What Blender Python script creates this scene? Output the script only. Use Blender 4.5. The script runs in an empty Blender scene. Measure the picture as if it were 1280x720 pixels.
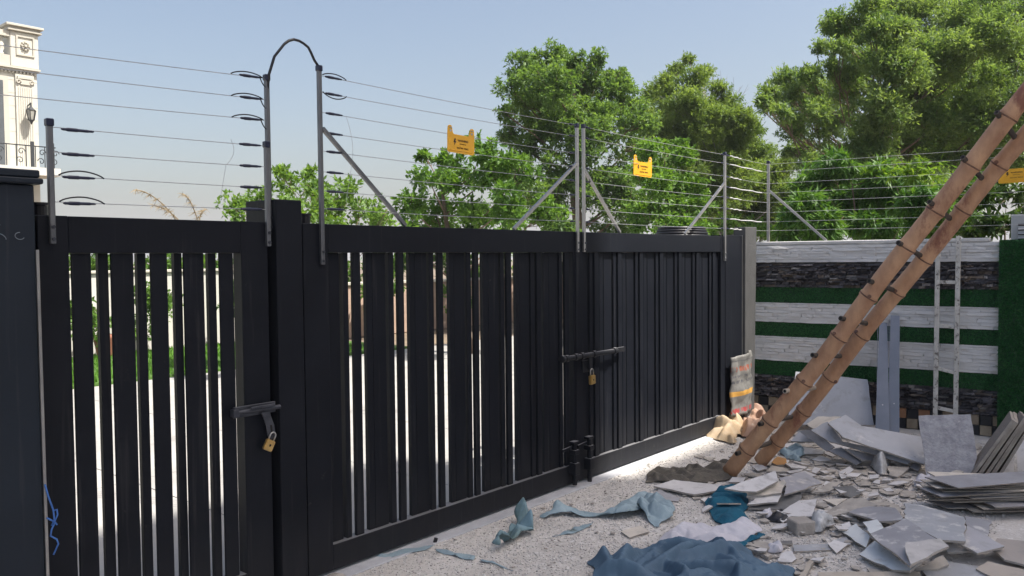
import bpy, bmesh, math, random
import numpy as np
from mathutils import Vector, Matrix, noise
random.seed(7); RNG = np.random.RandomState(11)
SC = bpy.context.scene
R = math.radians
# ---------------------------------------------------------------- camera
cd = bpy.data.cameras.new('camera'); cam = bpy.data.objects.new('camera', cd)
SC.collection.objects.link(cam); SC.camera = cam
cd.sensor_width = 36; cd.lens = 36*1030/1280; cd.clip_end = 5000; cd.clip_start = .05
yaw, pitch, roll = R(40.3), R(-2.1), .0094
fw = Vector((math.cos(yaw)*math.cos(pitch), math.sin(yaw)*math.cos(pitch), math.sin(pitch)))
rt = Vector((math.sin(yaw), -math.cos(yaw), 0)); up = rt.cross(fw)
r2 = math.cos(roll)*rt-math.sin(roll)*up; u2 = math.sin(roll)*rt+math.cos(roll)*up
cam.matrix_world = Matrix(((r2.x,u2.x,-fw.x,0),(r2.y,u2.y,-fw.y,0),(r2.z,u2.z,-fw.z,1.75),(0,0,0,1)))
# ---------------------------------------------------------------- sky and sun
SUN_EL, SUN_ROT = R(58), R(160)
w = bpy.data.worlds.new('World'); SC.world = w; w.use_nodes = True
nt = w.node_tree; sk = nt.nodes.new('ShaderNodeTexSky'); sk.sky_type = 'NISHITA'; sk.sun_disc = False
sk.sun_elevation = SUN_EL; sk.sun_rotation = SUN_ROT; sk.dust_density = 7.4; sk.air_density = 1.15; sk.ozone_density = 0.0; sk.altitude = 600
nt.links.new(sk.outputs[0], nt.nodes['Background'].inputs[0]); nt.nodes['Background'].inputs[1].default_value = .095
sd = bpy.data.lights.new('sun', 'SUN'); sd.energy = 4.6; sd.angle = R(.4); sd.color = (1,.95,.87)
so = bpy.data.objects.new('sun', sd); SC.collection.objects.link(so)
sdir = Vector((math.sin(SUN_ROT)*math.cos(SUN_EL), math.cos(SUN_ROT)*math.cos(SUN_EL), math.sin(SUN_EL)))
so.rotation_euler = sdir.to_track_quat('Z','Y').to_euler(); so.location = sdir*60
SC.view_settings.view_transform = 'Standard'; SC.view_settings.look = 'None'
SC.view_settings.exposure = .98; SC.view_settings.gamma = 1
# ---------------------------------------------------------------- helpers
COL = SC.collection
class MB:
    def __init__(s): s.v=[]; s.f=[]; s.m=[]
    def add(s, vs, fs, mi=0):
        o=len(s.v); s.v += [tuple(v) for v in vs]; s.f += [tuple(i+o for i in f) for f in fs]; s.m += [mi]*len(fs); return s
    def box(s, x0,x1,y0,y1,z0,z1, mi=0):
        return s.add([(x0,y0,z0),(x1,y0,z0),(x1,y1,z0),(x0,y1,z0),(x0,y0,z1),(x1,y0,z1),(x1,y1,z1),(x0,y1,z1)],
            [(0,3,2,1),(4,5,6,7),(0,1,5,4),(1,2,6,5),(2,3,7,6),(3,0,4,7)], mi)
    def tube(s, pts, rad, n=8, mi=0, cap=True):
        pts=[Vector(p) for p in pts]; k=len(pts)
        if not hasattr(rad,'__len__'): rad=[rad]*k
        ref=None; vs=[]
        for i,p in enumerate(pts):
            d=(pts[min(i+1,k-1)]-pts[max(i-1,0)]).normalized()
            if ref is None: ref=Vector((0,0,1)) if abs(d.z)<.9 else Vector((1,0,0))
            a=(ref-d*ref.dot(d)).normalized(); b=d.cross(a); ref=a
            vs += [p+(a*math.cos(2*math.pi*j/n)+b*math.sin(2*math.pi*j/n))*rad[i] for j in range(n)]
        fs=[(i*n+j,i*n+(j+1)%n,(i+1)*n+(j+1)%n,(i+1)*n+j) for i in range(k-1) for j in range(n)]
        if cap: fs += [tuple(range(n))[::-1], tuple((k-1)*n+j for j in range(n))]
        return s.add(vs,fs,mi)
    def bar(s, a, b, wd, dp, side=(0,1,0), mi=0):
        a,b=Vector(a),Vector(b); d=(b-a).normalized(); y=Vector(side); y=(y-d*y.dot(d)).normalized(); x=d.cross(y)
        vs=[p+x*sx*wd/2+y*sy*dp/2 for p in (a,b) for sx,sy in ((-1,-1),(1,-1),(1,1),(-1,1))]
        return s.add(vs,[(0,3,2,1),(4,5,6,7),(0,1,5,4),(1,2,6,5),(2,3,7,6),(3,0,4,7)],mi)
    def slab(s, top, th, mi_top=0, mi_side=0, nrm=None):
        top=[Vector(p) for p in top]; c=sum(top,Vector())/len(top)
        if nrm is None:
            n=Vector()
            for i in range(len(top)): n+= (top[i]-c).cross(top[(i+1)%len(top)]-c)
            n.normalize()
        else: n=Vector(nrm)
        if n.z<-.05: top=top[::-1]; n=-n
        top=[p-n*(p-c).dot(n) for p in top]; k=len(top); o=len(s.v)
        s.v += [tuple(p) for p in top]+[tuple(p-n*th) for p in top]
        s.f.append(tuple(range(o,o+k))); s.m.append(mi_top); s.f.append(tuple(range(o+2*k-1,o+k-1,-1))); s.m.append(mi_top)
        for i in range(k): j=(i+1)%k; s.f.append((o+i,o+k+i,o+k+j,o+j)); s.m.append(mi_side)
        return s
    def build(s, name, mats, parent=None, bevel=0, smooth=False, origin=None, seg=1):
        if not isinstance(mats,(list,tuple)): mats=[mats]
        me=bpy.data.meshes.new(name); o=bpy.data.objects.new(name,me); COL.objects.link(o)
        off=Vector((0,0,0))
        if parent is not None:
            o.parent=parent; q=parent
            while q is not None:
                off+=q.location if q.get('_rot') is None else Vector((0,0,0)); q=q.parent
        elif origin is not None: off=Vector(origin); o.location=off
        me.from_pydata([tuple(Vector(v)-off) for v in s.v],[],s.f)
        for m in mats: me.materials.append(m)
        if len(mats)>1: me.polygons.foreach_set('material_index',s.m)
        if bevel:
            bm=bmesh.new(); bm.from_mesh(me); bmesh.ops.bevel(bm,geom=[e for e in bm.edges if len(e.link_faces)==2 and e.calc_face_angle(0)>.5],offset=bevel,segments=seg,affect='EDGES',clamp_overlap=True); bm.to_mesh(me); bm.free()
        if smooth: me.polygons.foreach_set('use_smooth',[True]*len(me.polygons))
        me.update(); return o
def tag(o,label=None,cat=None,group=None,kind=None):
    if label: o['label']=label
    if cat: o['category']=cat
    if group: o['group']=group
    if kind: o['kind']=kind
    return o
def thing(name,label,cat,loc=(0,0,0),group=None,rot=None):
    o=bpy.data.objects.new(name,None); COL.objects.link(o); o.location=loc; o.empty_display_size=.1
    if rot is not None: o.rotation_euler=(0,0,rot); o['_rot']=1
    return tag(o,label,cat,group)
# ---------------------------------------------------------------- materials
def pm(name, c1, c2=None, scale=6, rough=.6, bump=.15, bscale=60, metal=0, stretch=(1,1,1), spec=.5, detail=6, c3=None, c3amt=.6, c3scale=2.5):
    m=bpy.data.materials.new(name); m.use_nodes=True; t=m.node_tree; b=t.nodes['Principled BSDF']; L=t.links.new
    tc=t.nodes.new('ShaderNodeTexCoord'); oi=t.nodes.new('ShaderNodeObjectInfo'); mp=t.nodes.new('ShaderNodeMapping'); mp.inputs['Scale'].default_value=stretch
    ad=t.nodes.new('ShaderNodeVectorMath'); ad.operation='ADD'; sc=t.nodes.new('ShaderNodeVectorMath'); sc.operation='SCALE'; sc.inputs[3].default_value=37.
    cx=t.nodes.new('ShaderNodeCombineXYZ'); 
    for i in range(3): L(oi.outputs['Random'],cx.inputs[i])
    L(cx.outputs[0],sc.inputs[0]); L(tc.outputs['Object'],ad.inputs[0]); L(sc.outputs[0],ad.inputs[1]); L(ad.outputs[0],mp.inputs[0])
    n1=t.nodes.new('ShaderNodeTexNoise'); n1.inputs['Scale'].default_value=scale; n1.inputs['Detail'].default_value=detail; n1.inputs['Roughness'].default_value=.65; L(mp.outputs[0],n1.inputs[0])
    rp=t.nodes.new('ShaderNodeValToRGB'); rp.color_ramp.elements[0].position=.33; rp.color_ramp.elements[1].position=.68
    c2=c2 or tuple(v*.7 for v in c1); rp.color_ramp.elements[0].color=(*c2,1); rp.color_ramp.elements[1].color=(*c1,1); L(n1.outputs[0],rp.inputs[0])
    out=rp.outputs[0]
    if c3:
        n3=t.nodes.new('ShaderNodeTexNoise'); n3.inputs['Scale'].default_value=c3scale; n3.inputs['Detail'].default_value=9; n3.inputs['Roughness'].default_value=.7; L(mp.outputs[0],n3.inputs[0])
        r3=t.nodes.new('ShaderNodeValToRGB'); r3.color_ramp.elements[0].position=c3amt; r3.color_ramp.elements[1].position=c3amt+.09; L(n3.outputs[0],r3.inputs[0])
        mx=t.nodes.new('ShaderNodeMix'); mx.data_type='RGBA'; L(r3.outputs[0],mx.inputs[0]); L(out,mx.inputs[6]); mx.inputs[7].default_value=(*c3,1); out=mx.outputs[2]
    L(out,b.inputs['Base Color']); b.inputs['Metallic'].default_value=metal; b.inputs['Specular IOR Level'].default_value=spec
    rr=t.nodes.new('ShaderNodeMapRange'); rr.inputs[3].default_value=max(0,rough-.12); rr.inputs[4].default_value=min(1,rough+.12); L(n1.outputs[0],rr.inputs[0]); L(rr.outputs[0],b.inputs['Roughness'])
    if bump:
        n2=t.nodes.new('ShaderNodeTexNoise'); n2.inputs['Scale'].default_value=bscale; n2.inputs['Detail'].default_value=5; L(mp.outputs[0],n2.inputs[0])
        bp=t.nodes.new('ShaderNodeBump'); bp.inputs['Strength'].default_value=bump; bp.inputs['Distance'].default_value=.01; L(n2.outputs[0],bp.inputs['Height']); L(bp.outputs[0],b.inputs['Normal'])
    return m
def leafmat(name, dark, light, trans=.35):
    m=bpy.data.materials.new(name); m.use_nodes=True; t=m.node_tree; L=t.links.new; b=t.nodes['Principled BSDF']; o=t.nodes['Material Output']
    at=t.nodes.new('ShaderNodeAttribute'); at.attribute_name='tone'
    mx=t.nodes.new('ShaderNodeMix'); mx.data_type='RGBA'; L(at.outputs['Fac'],mx.inputs[0]); mx.inputs[6].default_value=(*dark,1); mx.inputs[7].default_value=(*light,1)
    L(mx.outputs[2],b.inputs['Base Color']); b.inputs['Roughness'].default_value=.5; b.inputs['Specular IOR Level'].default_value=.35
    tr=t.nodes.new('ShaderNodeBsdfTranslucent'); 
    br=t.nodes.new('ShaderNodeMix'); br.data_type='RGBA'; br.blend_type='MULTIPLY'; br.inputs[0].default_value=1; L(mx.outputs[2],br.inputs[6]); br.inputs[7].default_value=(1.6,1.5,.6,1); L(br.outputs[2],tr.inputs[0])
    ms=t.nodes.new('ShaderNodeMixShader'); ms.inputs[0].default_value=trans; L(b.outputs[0],ms.inputs[1]); L(tr.outputs[0],ms.inputs[2]); L(ms.outputs[0],o.inputs[0])
    return m
M={}
M['gate']=pm('gate_paint',(.0092,.0108,.0158),(.0064,.0076,.0114),3,.5,.06,90,spec=.16,c3=(.045,.044,.043),c3amt=.665,c3scale=14)
M['pier']=pm('pier_paint',(.011,.017,.027),(.008,.0125,.020),2,.5,.10,40,spec=.3,c3=(.05,.055,.06),c3amt=.70,c3scale=9)
M['galv']=pm('galvanised_steel',(.46,.45,.43),(.32,.31,.30),12,.38,.05,60,metal=.85,stretch=(1,1,.3))
M['galvshade']=pm('shaded_galvanised_steel',(.20,.205,.215),(.12,.125,.135),12,.42,.05,60,metal=.7,stretch=(1,1,.3))  # darker copy of the galvanised steel: shade on the left posts put into colour
M['blackpl']=pm('black_plastic',(.012,.012,.016),None,8,.4,.05)
M['navypl']=pm('insulator_plastic',(.012,.016,.045),None,8,.35,.05)
M['wire']=pm('fence_wire_steel',(.50,.50,.50),(.38,.38,.38),30,.4,0,metal=.5)
M['wirelit']=pm('bright_wire_sleeve',(.62,.62,.6),(.5,.5,.5),30,.4,0)
M['yellow']=pm('sign_yellow',(.80,.42,.015),(.74,.37,.012),9,.42,.05)
M['print']=pm('sign_print',(.05,.025,.012),None,8,.6,0)
M['brass']=pm('brass',(.72,.50,.20),(.55,.36,.13),20,.32,.05,metal=.75)
M['steel']=pm('latch_steel',(.085,.09,.105),(.045,.048,.06),20,.4,.08,metal=.6)
M['concrete']=pm('driveway_concrete',(.40,.39,.37),(.31,.30,.285),1.1,.85,.2,80,c3=(.22,.215,.205),c3amt=.60,c3scale=.9)
M['sill']=pm('sill_concrete',(.50,.51,.54),(.38,.39,.42),7,.8,.25,60)
M['lawn']=pm('lawn_soil',(.07,.16,.02),(.05,.11,.015),6,.9,.3)
M['soil']=pm('soil',(.22,.17,.12),(.14,.11,.08),1.2,.95,.3,20)
M['white_wall']=pm('white_render',(.56,.55,.52),(.48,.47,.44),1.2,.85,.1,40)
M['stone_w']=pm('painted_stone_white',(.72,.71,.70),(.62,.61,.60),14,.8,.4,45,c3=(.45,.43,.41),c3amt=.70,c3scale=18)
M['stone_d']=pm('slate_stone_dark',(.10,.092,.10),(.038,.036,.042),10,.55,.6,45,c3=(.32,.25,.20),c3amt=.64,c3scale=7)
M['stone_m']=pm('slate_stone_brown',(.20,.16,.13),(.09,.075,.065),10,.6,.6,45,c3=(.32,.28,.24),c3amt=.6,c3scale=9)
M['stone_l']=pm('slate_stone_pale',(.36,.34,.33),(.20,.185,.18),10,.6,.6,45)
M['mortar']=pm('dark_mortar',(.10,.095,.09),(.06,.06,.06),9,.9,.3)
M['mortar_w']=pm('white_wash_mortar',(.66,.65,.63),(.52,.51,.50),9,.9,.3)
M['turf']=leafmat('turf_blade',(.026,.115,.040),(.06,.22,.075),.3)
M['turfback']=pm('turf_backing',(.022,.08,.03),(.015,.055,.02),20,.9,.4,90)
M['tile_o']=pm('clay_mosaic_tile',(.36,.19,.10),(.26,.12,.06),12,.6,.2)
M['tile_k']=pm('black_mosaic_tile',(.02,.022,.028),None,12,.4,.2)
M['tile_t']=pm('tan_mosaic_tile',(.34,.28,.20),(.22,.17,.12),12,.6,.2)
DUST=(.64,.61,.57)
M['tile_grey']=pm('grey_tile',(0.375,0.375,0.400),(0.275,0.275,0.300),4,.5,.06,c3=(0.600,0.587,0.575),c3amt=.53,c3scale=6)
M['tile_blue']=pm('blue_grey_tile',(.43,.44,.465),(.34,.35,.37),4,.5,.06,c3=(.62,.61,.59),c3amt=.53,c3scale=6)
M['tile_lilac']=pm('lilac_grey_tile',(.45,.445,.47),(.37,.365,.39),4,.55,.06,c3=DUST,c3amt=.53,c3scale=5)
M['tile_pale']=pm('pale_tile',(0.600,0.575,0.550),(0.475,0.450,0.438),5,.55,.06,c3=(0.775,0.750,0.712),c3amt=.6,c3scale=6)
M['tile_white']=pm('white_tile',(0.750,0.780,0.780),(0.625,0.663,0.688),5,.5,.06,c3=(0.525,0.512,0.488),c3amt=.62,c3scale=6)
M['tile_beige']=pm('beige_tile',(.52,.45,.38),(.44,.38,.32),3,.5,.05,c3=(.6,.57,.52),c3amt=.62)
M['tile_beige2']=pm('pinkish_tile',(.42,.37,.33),(.35,.31,.28),3,.5,.05,c3=(.55,.52,.48),c3amt=.62)
M['tile_edge']=pm('broken_tile_edge',(.44,.40,.36),(.28,.26,.24),20,.85,.3)
M['board_white']=pm('white_board',(0.700,0.688,0.688),(0.575,0.562,0.562),4,.8,.12,c3=(0.450,0.438,0.413),c3amt=.62,c3scale=5)
M['board_cream']=pm('cream_board',(0.688,0.637,0.562),(0.550,0.500,0.438),4,.8,.12,c3=(0.425,0.400,0.362),c3amt=.63,c3scale=5)
M['board_dust']=pm('dusty_board',(0.500,0.463,0.413),(0.325,0.300,0.275),7,.9,.3,c3=(0.625,0.600,0.550),c3amt=.58,c3scale=6)
M['board_dark']=pm('dark_board',(.20,.20,.20),(.13,.13,.13),6,.8,.2,c3=(.4,.38,.35),c3amt=.6,c3scale=6)
M['board_grey']=pm('grey_board',(0.450,0.463,0.500),(0.362,0.375,0.413),3,.65,.08,c3=(0.650,0.637,0.625),c3amt=.6,c3scale=4)
M['board_grey2']=pm('grey_board_dull',(0.350,0.350,0.375),(0.250,0.250,0.269),4,.75,.1,c3=(0.600,0.575,0.550),c3amt=.6,c3scale=6)
M['wood_pale']=pm('pale_wood',(.52,.47,.40),(.4,.35,.29),10,.7,.2,stretch=(1,1,1))
M['wood_orange']=pm('orange_wood',(.48,.26,.09),(.36,.18,.06),12,.7,.2)
M['slate']=pm('rough_stone_slab',(0.425,0.425,0.450),(0.250,0.250,0.275),16,.85,.9,50,c3=(0.600,0.587,0.575),c3amt=.62,c3scale=12)
M['ply']=pm('weathered_board_edge',(.30,.27,.24),(.17,.15,.135),14,.85,.4,60,stretch=(3,3,12))
M['plylight']=pm('pale_board_edge',(.42,.38,.33),(.28,.25,.22),12,.85,.3,60)
M['channel']=pm('grey_steel_channel',(.22,.24,.29),(.17,.19,.23),4,.45,.06,metal=.2)
M['post_grey']=pm('dusty_grey_post',(.075,.075,.075),(.055,.055,.055),14,.7,.35,120,stretch=(1,1,.5),c3=(.25,.25,.24),c3amt=.66,c3scale=10)
M['rustwhite']=pm('flaking_white_paint',(.62,.60,.56),(.48,.46,.42),12,.7,.3,c3=(.12,.10,.085),c3amt=.53,c3scale=22)
M['bamboo']=pm('bamboo_culm',(.60,.355,.20),(.35,.18,.10),7,.55,.2,40,stretch=(1,1,.45),c3=(.24,.095,.06),c3amt=.555,c3scale=4)
M['bambnode']=pm('bamboo_node',(.24,.12,.07),(.09,.042,.03),16,.6,.2)
M['bambrung']=pm('dark_rung',(.09,.07,.055),(.04,.033,.028),14,.7,.2)
M['rungpale']=pm('pale_rung_end',(.45,.38,.30),(.3,.25,.2),14,.7,.2)
M['hole_shade']=pm('hollow_shade',(.01,.009,.008),None,5,.9,0)  # near-black that stands in for the shade inside holes, slots and louvres
M['tarp']=pm('blue_tarp',(.085,.15,.22),(.06,.11,.17),5,.7,.15,30,c3=(.2,.26,.31),c3amt=.63,c3scale=4)
M['teal']=pm('teal_towelling',(.012,.13,.21),(.008,.085,.15),20,.95,.6,180)
M['whitecloth']=pm('white_cotton',(.62,.61,.66),(.52,.51,.56),6,.9,.15,80,c3=(.45,.43,.42),c3amt=.66,c3scale=5)
M['darkcloth']=pm('dusty_dark_rag',(.15,.135,.11),(.07,.062,.055),7,.95,.5,70,c3=(.3,.28,.24),c3amt=.6,c3scale=6)
M['paleblue']=pm('pale_blue_plastic',(.30,.40,.45),(.21,.29,.34),6,.6,.15,30,c3=(.10,.14,.13),c3amt=.60,c3scale=5)
M['greenleaf']=pm('blue_green_sheet',(.19,.31,.38),(.09,.14,.12),5,.6,.15,30)
M['sack']=pm('cream_plastic_sack',(.50,.40,.28),(.38,.27,.16),5,.6,.15,30,c3=(.45,.25,.08),c3amt=.62,c3scale=4)
M['pinksack']=pm('pink_plastic_sack',(.40,.26,.19),(.28,.16,.11),6,.6,.15,30,c3=(.62,.55,.48),c3amt=.58,c3scale=6)
M['clearpl']=pm('white_plastic_film',(.60,.61,.62),(.35,.35,.35),16,.4,.2,30,c3=(.16,.15,.14),c3amt=.6,c3scale=14)
M['bluetwine']=pm('blue_twine',(.06,.18,.50),(.04,.12,.38),30,.7,.2)
M['chalk']=pm('chalk',(.20,.23,.26),None,40,.9,0)
M['cream']=pm('cream_stone',(.54,.53,.47),(.48,.47,.42),1.5,.8,.1,30)
M['creamd']=pm('cream_stone_trim',(.48,.46,.40),(.42,.40,.35),2,.8,.15,30)
M['window']=pm('dark_window',(.10,.11,.12),None,2,.15,0)
M['iron']=pm('wrought_iron',(.03,.035,.04),None,12,.5,.1)
M['glass_l']=pm('lantern_glass',(.40,.40,.36),None,9,.2,0)
M['bark']=pm('bark',(.20,.14,.10),(.11,.08,.06),9,.9,.6,40,stretch=(1,1,.3))
M['barkgrey']=pm('grey_bark',(.30,.28,.26),(.2,.19,.17),9,.9,.4)
M['brick']=pm('pink_brick',(.42,.31,.25),(.34,.245,.195),5,.9,.2)
M['house']=pm('house_render',(.60,.57,.52),(.54,.51,.46),1,.85,.1)
M['louvre']=pm('louvre_paint',(.42,.44,.45),(.36,.38,.39),5,.5,.05)
M['plume']=pm('dry_plume',(.30,.24,.15),(.22,.17,.10),15,.9,.2)
M['pot']=pm('clay_pot',(.30,.12,.08),None,6,.8,.1)
M['grassb']=leafmat('grass_blade',(.05,.14,.012),(.11,.26,.02),.3)
M['slabconc']=pm('hollow_block',(.40,.37,.34),(.3,.275,.25),14,.9,.4,60)
def dust_sheen_up(m,col=(.17,.17,.18)):  # up-facing grey: settled dust plus sky sheen put into the colour
    t=m.node_tree; b=t.nodes['Principled BSDF']; L=t.links.new; src=b.inputs['Base Color'].links[0].from_socket
    g=t.nodes.new('ShaderNodeNewGeometry'); s=t.nodes.new('ShaderNodeSeparateXYZ'); L(g.outputs['True Normal'],s.inputs[0])
    r=t.nodes.new('ShaderNodeMapRange'); r.inputs[1].default_value=.75; r.inputs[2].default_value=.98; L(s.outputs[2],r.inputs[0])
    mx=t.nodes.new('ShaderNodeMix'); mx.data_type='RGBA'; L(r.outputs[0],mx.inputs[0]); L(src,mx.inputs[6]); mx.inputs[7].default_value=(*col,1); L(mx.outputs[2],b.inputs['Base Color'])
dust_sheen_up(M['gate'])
def splash(m,z1=.45,col=(.13,.125,.12),sc=14):
    t=m.node_tree; b=t.nodes['Principled BSDF']; L=t.links.new; src=b.inputs['Base Color'].links[0].from_socket
    tc=t.nodes.new('ShaderNodeTexCoord'); s=t.nodes.new('ShaderNodeSeparateXYZ'); L(tc.outputs['Object'],s.inputs[0])
    r=t.nodes.new('ShaderNodeMapRange'); r.inputs[1].default_value=z1; r.inputs[2].default_value=0; r.inputs[3].default_value=0; r.inputs[4].default_value=.2; L(s.outputs[2],r.inputs[0])
    n=t.nodes.new('ShaderNodeTexNoise'); n.inputs['Scale'].default_value=sc; n.inputs['Detail'].default_value=10; n.inputs['Roughness'].default_value=.75; mp=t.nodes.new('ShaderNodeMapping'); mp.inputs['Scale'].default_value=(1,1,.25); L(tc.outputs['Object'],mp.inputs[0]); L(mp.outputs[0],n.inputs[0])
    q=t.nodes.new('ShaderNodeMath'); q.operation='MULTIPLY'; L(r.outputs[0],q.inputs[0]); L(n.outputs[0],q.inputs[1])
    # long faint run marks over the whole height
    n2=t.nodes.new('ShaderNodeTexNoise'); n2.inputs['Scale'].default_value=34; n2.inputs['Detail'].default_value=6; mp2=t.nodes.new('ShaderNodeMapping'); mp2.inputs['Scale'].default_value=(1,1,.045); L(tc.outputs['Object'],mp2.inputs[0]); L(mp2.outputs[0],n2.inputs[0])
    r2=t.nodes.new('ShaderNodeMapRange'); r2.inputs[1].default_value=.60; r2.inputs[2].default_value=.78; r2.inputs[3].default_value=0; r2.inputs[4].default_value=.16; L(n2.outputs[0],r2.inputs[0])
    ad=t.nodes.new('ShaderNodeMath'); ad.operation='ADD'; ad.use_clamp=True; L(q.outputs[0],ad.inputs[0]); L(r2.outputs[0],ad.inputs[1])
    mx=t.nodes.new('ShaderNodeMix'); mx.data_type='RGBA'; L(ad.outputs[0],mx.inputs[0]); L(src,mx.inputs[6]); mx.inputs[7].default_value=(*col,1); L(mx.outputs[2],b.inputs['Base Color'])
splash(M['gate']); splash(M['pier'],.3)
def patches(m,col,sc,lo,hi,amt):
    t=m.node_tree; b=t.nodes['Principled BSDF']; L=t.links.new; src=b.inputs['Base Color'].links[0].from_socket
    tc=t.nodes.new('ShaderNodeTexCoord'); n=t.nodes.new('ShaderNodeTexNoise'); n.inputs['Scale'].default_value=sc; n.inputs['Detail'].default_value=8; n.inputs['Roughness'].default_value=.6; L(tc.outputs['Object'],n.inputs[0])
    r=t.nodes.new('ShaderNodeMapRange'); r.inputs[1].default_value=lo; r.inputs[2].default_value=hi; r.inputs[3].default_value=0; r.inputs[4].default_value=amt; L(n.outputs[0],r.inputs[0])
    mx=t.nodes.new('ShaderNodeMix'); mx.data_type='RGBA'; L(r.outputs[0],mx.inputs[0]); L(src,mx.inputs[6]); mx.inputs[7].default_value=(*col,1); L(mx.outputs[2],b.inputs['Base Color'])
for k_ in ('tile_grey','tile_blue','tile_lilac','tile_pale','tile_white','board_white','board_grey','board_grey2','board_cream','tile_beige','tile_beige2'): patches(M[k_],(.25,.24,.225),9,.55,.70,.5)
# gravel: coloured per pebble
def gravelmat():
    m=pm('gravel_dust',(.66,.63,.60),(.54,.51,.48),2.2,.95,.9,55,c3=(.72,.70,.68),c3amt=.54,c3scale=30)
    return m
M['gravel']=gravelmat(); patches(M['gravel'],(.40,.37,.34),1.1,.5,.66,.5)
def pebmat():
    m=bpy.data.materials.new('pebble_stone'); m.use_nodes=True; t=m.node_tree; b=t.nodes['Principled BSDF']
    at=t.nodes.new('ShaderNodeAttribute'); at.attribute_name='tone'; rp=t.nodes.new('ShaderNodeValToRGB')
    e=rp.color_ramp.elements; e[0].color=(.34,.32,.30,1); e[1].color=(.80,.78,.75,1); k=e.new(.3); k.color=(.60,.57,.545,1)
    t.links.new(at.outputs['Fac'],rp.inputs[0]); t.links.new(rp.outputs[0],b.inputs['Base Color']); b.inputs['Roughness'].default_value=.9
    return m
M['pebble']=pebmat()
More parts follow.
